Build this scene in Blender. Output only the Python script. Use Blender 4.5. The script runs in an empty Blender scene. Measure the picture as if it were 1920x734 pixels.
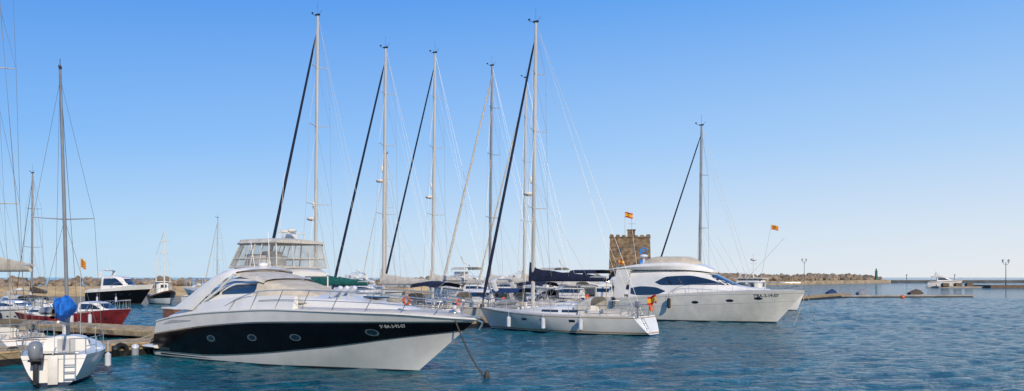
import bpy, math, random, bmesh
import numpy as np
from mathutils import Vector, Matrix, noise
from mathutils.bvhtree import BVHTree
random.seed(7)
scene = bpy.context.scene
COL = scene.collection

# ------------------------------------------------------------------ materials
def mat(name, col, rough=0.45, metal=0.0, var=0.08, scale=1.5, bump=0.0, bscale=20, coat=0.0, alpha=1.0, col2=None, stretch=(1,1,1), spec=0.5):
    m = bpy.data.materials.new(name); m.use_nodes = True
    nt = m.node_tree; n = nt.nodes; l = nt.links
    b = n['Principled BSDF']
    tc = n.new('ShaderNodeTexCoord'); mp = n.new('ShaderNodeMapping'); mp.inputs['Scale'].default_value = stretch
    l.new(tc.outputs['Object'], mp.inputs['Vector'])
    nz = n.new('ShaderNodeTexNoise'); nz.inputs['Scale'].default_value = scale; nz.inputs['Detail'].default_value = 6
    nz.inputs['Roughness'].default_value = 0.65
    l.new(mp.outputs[0], nz.inputs['Vector'])
    rp = n.new('ShaderNodeValToRGB')
    c2 = col2 if col2 else tuple(max(0, c*(1-var*2.2)) for c in col)
    c1 = col if col2 else tuple(min(1, c*(1+var*0.6)) for c in col)
    rp.color_ramp.elements[0].position = 0.32; rp.color_ramp.elements[1].position = 0.66
    rp.color_ramp.elements[0].color = (*c2, 1); rp.color_ramp.elements[1].color = (*c1, 1)
    l.new(nz.outputs['Fac'], rp.inputs[0]); l.new(rp.outputs[0], b.inputs['Base Color'])
    b.inputs['Roughness'].default_value = rough; b.inputs['Metallic'].default_value = metal
    b.inputs['Coat Weight'].default_value = coat; b.inputs['Alpha'].default_value = alpha
    b.inputs['Specular IOR Level'].default_value = spec
    if bump > 0:
        n2 = n.new('ShaderNodeTexNoise'); n2.inputs['Scale'].default_value = bscale; n2.inputs['Detail'].default_value = 5
        l.new(mp.outputs[0], n2.inputs['Vector'])
        bp = n.new('ShaderNodeBump'); bp.inputs['Strength'].default_value = 0.7; bp.inputs['Distance'].default_value = bump
        l.new(n2.outputs['Fac'], bp.inputs['Height']); l.new(bp.outputs[0], b.inputs['Normal'])
    return m

WHITE = mat('gelcoat_white', (.80,.77,.71), .28, var=.06, scale=.9, coat=.3)
WHITE2 = mat('gelcoat_warm', (.76,.72,.64), .35, var=.08, scale=1.2, coat=.2)
DECK = mat('deck_nonskid', (.64,.59,.51), .6, var=.1, scale=2.5)
GREYW = mat('gelcoat_grey', (.45,.45,.44), .4, var=.12)
BLACK = mat('gelcoat_black', (.005,.005,.007), .18, var=.2, coat=.0, spec=.3)
NAVYG = mat('gelcoat_navy', (.012,.02,.05), .2, var=.2, coat=.4)
REDG = mat('paint_red', (.22,.02,.025), .55, var=.25)
ANTI = mat('antifouling', (.02,.03,.05), .7, var=.3)
TANS = mat('stripe_tan', (.45,.28,.12), .4)
NAVYC = mat('canvas_navy', (.008,.014,.045), .85, var=.3, scale=3, bump=.02, bscale=4)
BLUEC = mat('canvas_blue', (.010,.04,.13), .8, var=.2, scale=3, bump=.02, bscale=4)
BRBLUE = mat('canvas_bright_blue', (.01,.17,.62), .7, var=.3, scale=5, bump=.05, bscale=6)
CREAMC = mat('canvas_cream', (.60,.52,.40), .85, var=.12, scale=2, bump=.03, bscale=3)
GREENC = mat('canvas_green', (.01,.14,.12), .85, var=.25, scale=3, bump=.02, bscale=4)
WHITEC = mat('canvas_white', (.62,.57,.49), .85, var=.14, scale=3, bump=.02, bscale=4)
GREYC = mat('canvas_grey', (.25,.27,.30), .85, var=.2, scale=3, bump=.03, bscale=4)
BROWNC = mat('canvas_brown', (.10,.07,.05), .85, var=.2, scale=3)
GLASS = mat('tinted_glass', (.012,.02,.035), .04, var=.2, coat=1.0, spec=.8)
GLASSB = mat('blue_glass', (.015,.04,.085), .04, var=.2, coat=1.0, spec=.8)
VINYL = mat('clear_vinyl', (.62,.56,.46), .12, var=.3, scale=2, alpha=.30)
STEEL = mat('stainless_steel', (.62,.61,.58), .22, metal=.85, var=.05)
ALU = mat('mast_aluminium', (.62,.58,.51), .38, metal=.2, var=.12, stretch=(1,1,.1))
ALUD = mat('mast_grey', (.32,.31,.30), .4, metal=.3, var=.1)
WIRE = mat('rigging_wire', (.22,.22,.22), .4, metal=.4)
ROPE = mat('rope', (.42,.36,.26), .9, var=.3, scale=30)
ROPED = mat('rope_dark', (.05,.05,.06), .9, var=.3, scale=30)
TEAK = mat('teak', (.30,.17,.08), .6, var=.25, scale=4, stretch=(.3,4,1))
WOOD = mat('pier_planks', (.56,.40,.21), .75, var=.3, scale=2.5, stretch=(1,1,1), bump=.01, bscale=12)
PBEAM = mat('pier_beam',(.38,.28,.16),.8,var=.3,scale=1.5)
WOODD = mat('pier_timber', (.16,.11,.07), .8, var=.3, scale=2, bump=.02, bscale=10)
RUBBER = mat('rubber_black', (.015,.015,.015), .6, var=.3)
FENDER = mat('fender_vinyl', (.62,.64,.68), .4, var=.1)
ORANGE = mat('orange_plastic', (.75,.12,.02), .5, var=.1)
REDC = mat('cloth_red', (.55,.02,.02), .8, var=.15)
YELC = mat('cloth_yellow', (.80,.42,.02), .8, var=.15)
CONC = mat('concrete', (.40,.35,.28), .85, var=.2, scale=.3, bump=.03, bscale=2)
WALLM = mat('quay_wall_stone', (.46,.35,.22), .85, var=.25, scale=.25, bump=.04, bscale=1.5, stretch=(1,1,3))
ROCKM = mat('breakwater_rock', (.31,.235,.16), .9, var=.34, scale=.35, bump=.12, bscale=1.2)
BROWNB = mat('varnished_brown', (.22,.09,.04), .5, var=.25, scale=3)
OUTB = mat('outboard_grey', (.22,.23,.25), .3, var=.1, coat=.3)
PAINTB = mat('emblem_blue', (.02,.20,.55), .6)
GREENP = mat('beacon_green', (.01,.10,.06), .5)
IRON = mat('lamp_iron', (.05,.05,.05), .5)
LAMPG = mat('lamp_glass', (.7,.68,.6), .2)
SEAT = mat('vinyl_seat', (.72,.70,.66), .5, var=.1)
SOLAR = mat('solar_panel', (.01,.015,.04), .15, var=.2, coat=.5)

def brick_mat():
    m = bpy.data.materials.new('tower_brick'); m.use_nodes = True
    nt = m.node_tree; n = nt.nodes; l = nt.links; b = n['Principled BSDF']
    tc = n.new('ShaderNodeTexCoord'); mp = n.new('ShaderNodeMapping'); mp.inputs['Rotation'].default_value = (math.radians(90),0,0)
    l.new(tc.outputs['Object'], mp.inputs['Vector'])
    br = n.new('ShaderNodeTexBrick'); br.inputs['Scale'].default_value = 1.0
    br.inputs['Brick Width'].default_value = .8; br.inputs['Row Height'].default_value = .34; br.inputs['Mortar Size'].default_value = .03
    br.inputs['Color1'].default_value = (.28,.20,.115,1); br.inputs['Color2'].default_value = (.15,.10,.06,1); br.inputs['Mortar'].default_value = (.28,.22,.15,1)
    l.new(mp.outputs[0], br.inputs['Vector'])
    nz = n.new('ShaderNodeTexNoise'); nz.inputs['Scale'].default_value = 1.1; nz.inputs['Detail'].default_value = 8
    l.new(tc.outputs['Object'], nz.inputs['Vector'])
    rp = n.new('ShaderNodeValToRGB'); rp.color_ramp.elements[0].position=.35; rp.color_ramp.elements[1].position=.65
    rp.color_ramp.elements[0].color=(.45,.42,.4,1); rp.color_ramp.elements[1].color=(1.1,1.05,1.0,1)
    l.new(nz.outputs['Fac'], rp.inputs[0])
    mx = n.new('ShaderNodeMix'); mx.data_type='RGBA'; mx.blend_type='MULTIPLY'; mx.inputs[0].default_value=1
    l.new(br.outputs['Color'], mx.inputs[6]); l.new(rp.outputs[0], mx.inputs[7]); l.new(mx.outputs[2], b.inputs['Base Color'])
    b.inputs['Roughness'].default_value=.9
    bp = n.new('ShaderNodeBump'); bp.inputs['Distance'].default_value=.08; l.new(nz.outputs['Fac'], bp.inputs['Height']); l.new(bp.outputs[0], b.inputs['Normal'])
    return m
BRICK = brick_mat()

def water_mat():
    m = bpy.data.materials.new('sea_water'); m.use_nodes = True
    nt = m.node_tree; n = nt.nodes; l = nt.links; b = n['Principled BSDF']
    g = n.new('ShaderNodeNewGeometry')
    def nz(scale, rot, st, det, rgh=.6, dist=0):
        mp = n.new('ShaderNodeMapping'); mp.inputs['Rotation'].default_value=(0,0,rot); mp.inputs['Scale'].default_value=st
        l.new(g.outputs['Position'], mp.inputs['Vector'])
        t = n.new('ShaderNodeTexNoise'); t.inputs['Scale'].default_value=scale; t.inputs['Detail'].default_value=det
        t.inputs['Roughness'].default_value=rgh; t.inputs['Distortion'].default_value=dist
        l.new(mp.outputs[0], t.inputs['Vector']); return t
    def mul(t,k):
        m1 = n.new('ShaderNodeMath'); m1.operation='MULTIPLY'; m1.inputs[1].default_value=k; l.new(t.outputs[0], m1.inputs[0]); return m1
    def add(a,c):
        m2 = n.new('ShaderNodeMath'); m2.operation='ADD'; l.new(a.outputs[0], m2.inputs[0]); l.new(c.outputs[0], m2.inputs[1]); return m2
    a = nz(.9,.35,(1,1.7,1),3,.55,.5); c = nz(2.6,-.3,(1,1.6,1),3,.6,.9); f = nz(7.0,.1,(1,1.4,1),2,.5,.5)
    h = add(add(a,mul(c,.45)),mul(f,.14))
    bp = n.new('ShaderNodeBump'); bp.inputs['Strength'].default_value=1; bp.inputs['Distance'].default_value=.36
    l.new(h.outputs[0], bp.inputs['Height']); l.new(bp.outputs[0], b.inputs['Normal'])
    d = nz(.03,.2,(1,2.5,1),5,.6); p = nz(1.1,.2,(.5,1.5,1),4,.65,.6)
    s = add(mul(d,.5),mul(p,.5))
    rp = n.new('ShaderNodeValToRGB'); rp.color_ramp.elements[0].position=.38; rp.color_ramp.elements[1].position=.64
    rp.color_ramp.elements[0].color=(.002,.050,.082,1); rp.color_ramp.elements[1].color=(.007,.145,.185,1)
    l.new(s.outputs[0], rp.inputs[0]); l.new(rp.outputs[0], b.inputs['Base Color'])
    b.inputs['Roughness'].default_value=.08; b.inputs['IOR'].default_value=1.33; b.inputs['Specular IOR Level'].default_value=.42
    return m
WATER = water_mat()

# ------------------------------------------------------------------ mesh tools
def tab(pts):
    xs=[p[0] for p in pts]; ys=[p[1] for p in pts]; n=len(xs)
    ms=[]
    for i in range(n):
        if i==0: ms.append((ys[1]-ys[0])/(xs[1]-xs[0]))
        elif i==n-1: ms.append((ys[-1]-ys[-2])/(xs[-1]-xs[-2]))
        else:
            a=(ys[i]-ys[i-1])/(xs[i]-xs[i-1]); b=(ys[i+1]-ys[i])/(xs[i+1]-xs[i])
            ms.append(0 if a*b<=0 else 2*a*b/(a+b))
    def f(x):
        if x<=xs[0]: return ys[0]
        if x>=xs[-1]: return ys[-1]
        i=0
        while xs[i+1]<x: i+=1
        h=xs[i+1]-xs[i]; t=(x-xs[i])/h
        return (2*t**3-3*t*t+1)*ys[i]+(t**3-2*t*t+t)*h*ms[i]+(-2*t**3+3*t*t)*ys[i+1]+(t**3-t*t)*h*ms[i+1]
    return f

class MB:
    def __init__(s): s.v=[]; s.f=[]; s.m=[]
    def add(s, vs, fs, mi=0):
        o=len(s.v); s.v+= [tuple(v) for v in vs]; s.f+=[tuple(i+o for i in f) for f in fs]; s.m+=[mi]*len(fs); return s
    def box(s, c, sz, rz=0, mi=0, ry=0):
        R=Matrix.Rotation(rz,3,'Z')@Matrix.Rotation(ry,3,'Y'); c=Vector(c)
        vs=[c+R@Vector((sz[0]/2*i,sz[1]/2*j,sz[2]/2*k)) for i in(-1,1) for j in(-1,1) for k in(-1,1)]
        return s.add(vs,[(0,1,3,2),(4,6,7,5),(0,4,5,1),(2,3,7,6),(0,2,6,4),(1,5,7,3)],mi)
    def tube(s, pts, r, n=6, mi=0, flat=1.0):
        pts=[Vector(p) for p in pts]; k=len(pts)
        rs = r if isinstance(r,(list,tuple)) else [r]*k
        rings=[]; up=None
        for i,p in enumerate(pts):
            d=(pts[min(i+1,k-1)]-pts[max(i-1,0)])
            if d.length<1e-6: d=Vector((0,0,1))
            d.normalize()
            if up is None: up=Vector((1,0,0)) if abs(d.x)<.9 else Vector((0,0,1))
            e1=(up-d*up.dot(d))
            if e1.length<1e-3: e1=Vector((0,1,0))-d*d.y
            e1.normalize(); up=e1
            e2=d.cross(e1)
            rings.append([p+e1*math.cos(a)*rs[i]+e2*math.sin(a)*rs[i]*flat for a in [2*math.pi*j/n for j in range(n)]])
        return s.loft(rings,mi)
    def loft(s, rings, mi=0, cap=True, closed=True):
        n=len(rings[0]); vs=[v for r in rings for v in r]; fs=[]
        for i in range(len(rings)-1):
            for j in range(n if closed else n-1):
                a=i*n+j; b=i*n+(j+1)%n; fs.append((a,b,b+n,a+n))
        if cap and closed:
            fs.append(tuple(range(n))[::-1]); fs.append(tuple(range((len(rings)-1)*n,len(rings)*n)))
        return s.add(vs,fs,mi)
    def prism(s, poly, y0, y1, mi=0):  # poly in xz
        n=len(poly); vs=[(x,y0,z) for x,z in poly]+[(x,y1,z) for x,z in poly]
        fs=[(i,(i+1)%n,(i+1)%n+n,i+n) for i in range(n)]+[tuple(range(n)),tuple(range(n,2*n))[::-1]]
        return s.add(vs,fs,mi)
    def ell(s, c, r, nu=12, nv=8, mi=0):
        rings=[]
        for i in range(nv+1):
            ph=math.pi*i/nv
            rings.append([(c[0]+r[0]*max(.02,math.sin(ph))*math.cos(2*math.pi*j/nu), c[1]+r[1]*max(.02,math.sin(ph))*math.sin(2*math.pi*j/nu), c[2]-r[2]*math.cos(ph)) for j in range(nu)])
        return s.loft(rings,mi)
    def torus(s, c, R, r, axis='x', n=20, m=6, mi=0, rz=0):
        pts=[]
        for i in range(n+1):
            a=2*math.pi*i/n
            if axis=='x': p=Vector((0,R*math.cos(a),R*math.sin(a)))
            elif axis=='y': p=Vector((R*math.cos(a),0,R*math.sin(a)))
            else: p=Vector((R*math.cos(a),R*math.sin(a),0))
            pts.append(Vector(c)+p)
        rings=[]
        for i in range(n):
            d=(pts[i+1]-pts[i-1 if i>0 else n-1]).normalized(); o=(pts[i]-Vector(c)).normalized(); w=d.cross(o)
            rings.append([pts[i]+o*r*math.cos(2*math.pi*j/m)+w*r*math.sin(2*math.pi*j/m) for j in range(m)])
        rings.append(rings[0]); return s.loft(rings,mi,cap=False)

def part(name, mb, mats, parent=None, bevel=0, ang=35, label=None):
    if not isinstance(mats,(list,tuple)): mats=[mats]
    me=bpy.data.meshes.new(name); me.from_pydata(mb.v,[],mb.f); me.update()
    for m in mats: me.materials.append(m)
    for p,mi in zip(me.polygons,mb.m): p.material_index=mi
    bm=bmesh.new(); bm.from_mesh(me); bmesh.ops.remove_doubles(bm,verts=bm.verts,dist=1e-4)
    bmesh.ops.recalc_face_normals(bm,faces=bm.faces)
    if bevel>0:
        es=[e for e in bm.edges if len(e.link_faces)==2 and e.calc_face_angle(0)>math.radians(40)]
        bmesh.ops.bevel(bm,geom=es,offset=bevel,segments=2,affect='EDGES',profile=.5)
    bm.to_mesh(me); bm.free()
    me.polygons.foreach_set('use_smooth',[True]*len(me.polygons)); me.set_sharp_from_angle(angle=math.radians(ang))
    ob=bpy.data.objects.new(name,me); COL.objects.link(ob)
    if parent: ob.parent=parent
    if label: ob['label']=label
    return ob

def thing(name, loc, rz=0, label='', category='', group=None):
    e=bpy.data.objects.new(name,None); e.empty_display_size=.5; COL.objects.link(e)
    e.location=loc; e.rotation_euler=(0,0,rz); e['label']=label; e['category']=category
    if group: e['group']=group
    return e
def tag(o,label,category,group=None):
    o['label']=label; o['category']=category
    if group: o['group']=group
    return o

def bvh_of(ob):
    me=ob.data
    return BVHTree.FromPolygons([v.co.copy() for v in me.vertices],[tuple(p.vertices) for p in me.polygons])
def cast_y(b,x,z,side):
    h=b.ray_cast(Vector((x,side*20,z)),Vector((0,-side,0)))
    return h[0].y if h[0] else None
def patch(name,b,x0,x1,zlo,zhi,side,m,parent,nx=14,nz=4,off=.015,label=None):
    zl=tab(zlo) if isinstance(zlo,list) else (lambda x:zlo); zh=tab(zhi) if isinstance(zhi,list) else (lambda x:zhi)
    vs=[];last=None;fs=[]
    for i in range(nx+1):
        x=x0+(x1-x0)*i/nx
        for j in range(nz+1):
            z=zl(x)+(zh(x)-zl(x))*j/nz; y=cast_y(b,x,z,side)
            if y is None or y*side<0: y=last if last is not None else side*1.0
            last=y; vs.append((x,y+side*off,z))
    for i in range(nx):
        for j in range(nz):
            a=i*(nz+1)+j; fs.append((a,a+1,a+nz+2,a+nz+1))
    return part(name,MB().add(vs,fs),m,parent,label=label)
def patchx(name,b,y0,y1,z0,z1,d,m,parent,ny=12,nz=4,off=.015,top=1.0):
    vs=[];fs=[];last=0
    for i in range(ny+1):
        for j in range(nz+1):
            t=j/nz; z=z0+(z1-z0)*t; k=1+(top-1)*t; ym=(y0+y1)/2; y=ym+((y0-ym)+(y1-y0)*i/ny)*k
            h=b.ray_cast(Vector((d*40,y,z)),Vector((-d,0,0)))
            x=h[0].x if h[0] else last
            last=x; vs.append((x+d*off,y,z))
    for i in range(ny):
        for j in range(nz):
            a=i*(nz+1)+j; fs.append((a,a+1,a+nz+2,a+nz+1))
    return part(name,MB().add(vs,fs),m,parent)
def oval(name,b,x,z,rx,rz,side,m,parent,frame=None,off=.02):
    n=16; vs=[]
    def P(k,o):
        out=[]
        for i in range(n):
            a=2*math.pi*i/n; xx=x+rx*k*math.cos(a); zz=z+rz*k*math.sin(a); y=cast_y(b,xx,zz,side) or 0
            out.append((xx,y+side*o,zz))
        return out
    o=part(name,MB().add(P(1,off),[tuple(range(n))]),m,parent)
    if frame:
        ins=P(1,off+.005); out=P(1.3,off+.005)
        part('porthole_rim',MB().add(ins+out,[(i,(i+1)%n,(i+1)%n+n,i+n) for i in range(n)]),frame,o)
    return o
def text_on(b,s,x,z,h,side,m,parent,name='registration_lettering',slope=0,off=.02):
    cu=bpy.data.curves.new('t','FONT'); cu.body=s; cu.size=h*1.4; ob=bpy.data.objects.new('t',cu); COL.objects.link(ob)
    bpy.context.view_layer.update(); dg=bpy.context.evaluated_depsgraph_get()
    me=bpy.data.meshes.new_from_object(ob.evaluated_get(dg)); bpy.data.objects.remove(ob)
    g=-side
    for v in me.vertices:
        xx=x+g*v.co.x; zz=z+v.co.y+slope*v.co.x
        y=cast_y(b,xx,zz,side) or 0
        v.co=(xx,y+side*off,zz)
    me.materials.clear(); me.materials.append(m); me.name=name
    o=bpy.data.objects.new(name,me); COL.objects.link(o); o.parent=parent; return o

class Hull:
    def __init__(s,B,sheer,keel,beam,bow,stern,pexp):
        s.B=B; s.sheer=tab(sheer); s.keel=tab(keel); s.beam=tab(beam); s.bow=bow; s.stern=stern; s.pexp=tab(pexp)
    def pt(s,t,z,side=1,inset=0):
        zk=s.keel(t); zs=s.sheer(t); q=min(1,max(0,(z-zk)/(zs-zk)))
        y=max(0,s.B/2*s.beam(t)*q**s.pexp(t)-inset)
        x=s.stern(z)+t*(s.bow(z)-s.stern(z)); return Vector((x,side*y,z))
    def edge(s,t,side,inset=0,dz=0):
        p=s.pt(t,s.sheer(t),side,inset); p.z+=dz; return p
    def t_at(s,x):
        lo,hi=0,1
        for _ in range(30):
            m=(lo+hi)/2
            if s.pt(m,s.sheer(m)).x<x: lo=m
            else: hi=m
        return (lo+hi)/2
    def build(s,bands,mats,parent,nt=44,sub=4):
        fns=[s.keel]+[tab(b) if isinstance(b,list) else (lambda t,b=b:b) for b,_ in bands[:-1]]+[s.sheer]
        mis=[m for _,m in bands]; mb=MB()
        ts=[i/nt for i in range(nt+1)]; ts=[1-(1-t)**1.35 for t in ts]
        for side in(-1,1):
            grid=[]
            for t in ts:
                col=[]
                for k in range(len(fns)-1):
                    a=max(fns[k](t),s.keel(t)); c=max(fns[k+1](t),a)
                    for j in range(sub): col.append(s.pt(t,a+(c-a)*j/sub,side))
                col.append(s.pt(t,s.sheer(t),side)); grid.append(col)
            n=len(grid[0]); vs=[v for c in grid for v in c]
            o=len(mb.v); mb.v+=[tuple(v) for v in vs]
            for j in range(n-1):
                for i in range(nt):
                    mb.f.append((o+i*n+j,o+i*n+j+1,o+(i+1)*n+j+1,o+(i+1)*n+j)); mb.m.append(mis[j//sub])
        o2=len(grid)*n
        for j in range(n-1):
            mb.f.append((j,j+1,o2+j+1,o2+j)); mb.m.append(mis[j//sub])
        return part('hull',mb,mats,parent,ang=28)
    def deck(s,parent,mats,cock=None,camber=.06,inset=.03,nt=40,name='deck'):
        ts=[i/nt for i in range(nt+1)]
        if cock: ts=sorted(set(ts+[cock[0]-1e-3,cock[0],cock[1],cock[1]+1e-3])); ts=[t for t in ts if t>=0]
        rings=[]
        for t in ts:
            e=s.edge(t,1,inset,-.015); hb=e.y; x=e.x; z=e.z
            w=(cock[2] if cock else .7)
            inside=cock and cock[0]<=t<=cock[1]
            if inside: prof=[(1,0),(w+.12,.01),(w+.08,cock[4]),(w,cock[4]),(w-.02,cock[3]-z),(0,cock[3]-z)]
            else:
                c=camber*min(1,hb); prof=[(1,0),(w+.12,c*.5),(w+.08,c*.6),(w,c*.75),(w-.02,c*.75),(0,c)]
            half=[(x,hb*f,z+dz) for f,dz in prof]
            rings.append(half+[(x,-a[1],a[2]) for a in half[-2::-1]])
        return part(name,MB().loft(rings,0,closed=False,cap=False),mats,parent,ang=30)

def cabin_rings(st, sub=4, cam=.05, rr=.3):
    fs=[tab([(s[0],s[k]) for s in st]) for k in range(1,5)]
    rings=[]; xs=[]
    for i in range(len(st)-1):
        for j in range(sub): xs.append(st[i][0]+(st[i+1][0]-st[i][0])*j/sub)
    xs.append(st[-1][0])
    for x in xs:
        wb,wt,zb,zt=[f(x) for f in fs]; h=max(.02,zt-zb); r=min(rr*h*1.2,.35*wt)
        half=[(wb,zb),(wb+(wt-wb)*.4,zb+(h-r)*.4),(wb+(wt-wb)*.8,zb+(h-r)*.8)]
        for k in range(6):
            a=math.pi/2*k/5; half.append((wt-r+r*math.cos(a),zt-r+r*math.sin(a)))
        c=cam*wt; half+=[(wt*.4,zt+c*.8)]
        rings.append([(x,y,z) for y,z in half]+[(x,0,zt+c)]+[(x,-y,z) for y,z in half[::-1]])
    return rings
def cabin(name,st,m,parent,**k):
    return part(name,MB().loft(cabin_rings(st,**k)),m,parent,ang=40)

def flag(parent,base,top,size,kind='es',name='flag',bw=.02):
    mb=MB(); mb.tube([base,top],[bw,bw*.7],6,0); pole=part('flagpole',mb,ALU,parent)
    L,H=size; n=12; top=Vector(top); vs=[]; rows=[0,.25,.75,1] if kind=='es' else [0,.22,.33,.44,.56,.67,.78,.89,1]
    dirx=random.uniform(-.3,.3)
    for i in range(n+1):
        u=i/n
        for q in rows:
            vs.append((top.x+L*u*.85, top.y+math.sin(u*7+q)*.13*L*u**.5-.3*L*u+dirx*u*L, top.z-.03-H*q-.25*H*u+.06*H*math.sin(u*6)))
    k=len(rows); mb=MB(); mb.v=vs
    cols={'es':[0,1,0],'cat':[1,0,1,0,1,0,1,0]}[kind]
    for i in range(n):
        for j in range(k-1):
            a=i*k+j; mb.f.append((a,a+1,a+k+1,a+k)); mb.m.append(cols[j])
    part(name,mb,[REDC,YELC],pole)
    return pole
def fender_at(p,zlo,zhi,r,m,parent):
    mb=MB(); mb.tube([(p.x,p.y,zlo),(p.x,p.y,zlo+.07),(p.x,p.y,zhi-.07),(p.x,p.y,zhi)],[r*.3,r,r,r*.3],10); mb.tube([(p.x,p.y,zhi-.02),(p.x,p.y,zhi+.4)],.012,4)
    return part('fender',mb,m,parent)

# dock axes --------------------------------------------------------------
Q0=Vector((-14.67,38.3,0)); U=Vector((.829,-.559,0)); V=Vector((.559,.829,0))
RU=math.atan2(-.559,.829); RM=RU+math.pi
def W(a,b,z=0): 
    p=Q0+U*a+V*b; return Vector((p.x,p.y,z))
def at(px,D,z=0): return Vector(((px-960)/1600*D,D,z))

# ------------------------------------------------------------------ water / land
def sheet():
    rng=np.random.default_rng(3)
    x0,x1,y0,y1=-48,92,14,150
    ys=[y0]
    while ys[-1]<y1: ys.append(ys[-1]+max(.13,min(.7,(ys[-1]-10)*.0072)))
    ys=np.array(ys); ys=y0+(ys-y0)*(y1-y0)/(ys[-1]-y0); xs=np.linspace(x0,x1,760)
    X,Y=np.meshgrid(xs,ys); Z=np.zeros_like(X)
    wind=math.radians(-62); N=70
    lam=np.exp(rng.uniform(math.log(.55),math.log(3.2),N)); th=wind+rng.normal(0,.6,N); ph=rng.uniform(0,6.28,N)
    slope=.135/math.sqrt(N/2)
    for L_,t_,p_ in zip(lam,th,ph):
        k=2*math.pi/L_; kx,ky=k*math.cos(t_),k*math.sin(t_)
        Z+=slope/k*np.sin(kx*X+ky*Y+p_)
    Z=Z+.12*np.abs(Z)
    gust=.75+.25*np.sin(X*.11+1.3*np.sin(Y*.07))*np.sin(Y*.09+.7)
    fade=np.clip((X-x0)/8,0,1)*np.clip((x1-X)/8,0,1)*np.clip((Y-y0)/1.5,0,1)*np.clip((y1-Y)/25,0,1)
    Z*=gust*fade
    ny,nx=X.shape; co=np.stack([X,Y,Z],-1).reshape(-1,3)
    i=np.arange((ny-1)*nx).reshape(ny-1,nx)[:,:-1].ravel(); F=np.stack([i,i+1,i+nx+1,i+nx],-1)
    verts=co.tolist(); faces=F.tolist(); o=len(verts)
    gx=[-9000,-600,x0,x1,600,9000]; gy=[-60,y0,y1,500,2000,9000]
    for y in gy:
        for x in gx: verts.append((x,y,0.0))
    for a in range(5):
        for b in range(5):
            if gy[a]==y0 and gx[b]==x0: continue
            q=o+a*6+b; faces.append((q,q+1,q+7,q+6))
    me=bpy.data.meshes.new('water'); me.from_pydata(verts,[],faces); me.update(); me.materials.append(WATER)
    me.polygons.foreach_set('use_smooth',[True]*len(me.polygons))
    ob=bpy.data.objects.new('water',me); COL.objects.link(ob); ob['kind']='structure'
sheet()

def ribbon_prism(pts,w,z0,z1,name,mats,back=True):
    pts=[Vector(p) for p in pts]; rings=[]
    for i,p in enumerate(pts):
        d=(pts[min(i+1,len(pts)-1)]-pts[max(0,i-1)]).normalized(); nrm=Vector((-d.y,d.x))
        q=p+nrm*w
        rings.append([(p.x,p.y,z0),(p.x,p.y,z1),(q.x,q.y,z1),(q.x,q.y,z0)])
    return part(name,MB().loft(rings),mats)
bm=bmesh.new(); bmesh.ops.create_icosphere(bm,subdivisions=2,radius=1); ICO=([v.co.copy() for v in bm.verts],[tuple(v.index for v in f.verts) for f in bm.faces]); bm.free()
def rocks(path,width,zb,zt,n,size,name):
    mb=MB(); path=[Vector(p) for p in path]; ls=[(path[i+1]-path[i]).length for i in range(len(path)-1)]; T=sum(ls)
    for k in range(n):
        s=random.random()*T; i=0
        while s>ls[i]: s-=ls[i]; i+=1
        d=(path[i+1]-path[i]).normalized(); nr=Vector((-d.y,d.x)); w=random.random()
        p=path[i]+d*s+nr*width*w
        z=zb+(zt-zb)*(w**.6)*random.uniform(.7,1.05); sc=size*random.uniform(.5,1.3)
        R=Matrix.Rotation(random.random()*6,3,'Z')@Matrix.Rotation(random.random()*6,3,'X'); S=Vector((random.uniform(.8,1.4),random.uniform(.7,1.1),random.uniform(.55,.9)))
        off=Vector((random.random()*50,0,0)); vs=[]
        for v in ICO[0]:
            nn=noise.noise(v*1.3+off)*.45; q=Vector((round(v.x*1.8)/1.8*.45+v.x*.55,v.y,round(v.z*1.8)/1.8*.45+v.z*.55))*(1+nn)
            q=R@Vector((q.x*S.x,q.y*S.y,q.z*S.z))*sc; vs.append((p.x+q.x,p.y+q.y,z+q.z))
        mb.add(vs,ICO[1])
    o=part(name,mb,ROCKM,ang=20); o['kind']='stuff'; o['label']='brown boulders of the harbour breakwater behind the quay wall'; o['category']='breakwater'
    return o
qpath=[(-190,140),(-90,150),(-45,158),(20,196),(60,230),(100,350),(160,420),(222,500)]
o=ribbon_prism(qpath,14,-2,1.75,'quay',[WALLM]); o['kind']='structure'
rocks([(x-1.5,y+3.5) for x,y in qpath[:5]],8,1.7,2.9,900,.75,'breakwater_rocks')
rocks([(x-2,y+8) for x,y in qpath[4:]],9,1.9,4.0,700,1.4,'breakwater_rocks')
o=ribbon_prism([(222,508),(330,530),(520,545)],14,-2,1.5,'outer_mole',[mat('mole_concrete',(.10,.10,.10),.9,var=.3,scale=.1)]); o['kind']='structure'
o=ribbon_prism([(147,262),(215,262)],10,-2,.9,'landing_stage',[WOODD]); o['kind']='structure'
o=ribbon_prism([(134,268),(147,266)],6,-2,.5,'landing_stage',[CONC]); o['kind']='structure'
for i,(x,y) in enumerate([(136,267),(140,267),(143.5,267)]):
    mb=MB(); mb.box((0,0,.9),(2,1.6,.8)); mb.box((0,0,1.4),(1.6,1.3,.3)); 
    ob=part('storage_crate',mb,[WOODD],bevel=.05); ob.location=(x,y+1,0); tag(ob,'dark wooden crate on the landing stage','crate','crates on the landing stage')

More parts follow.
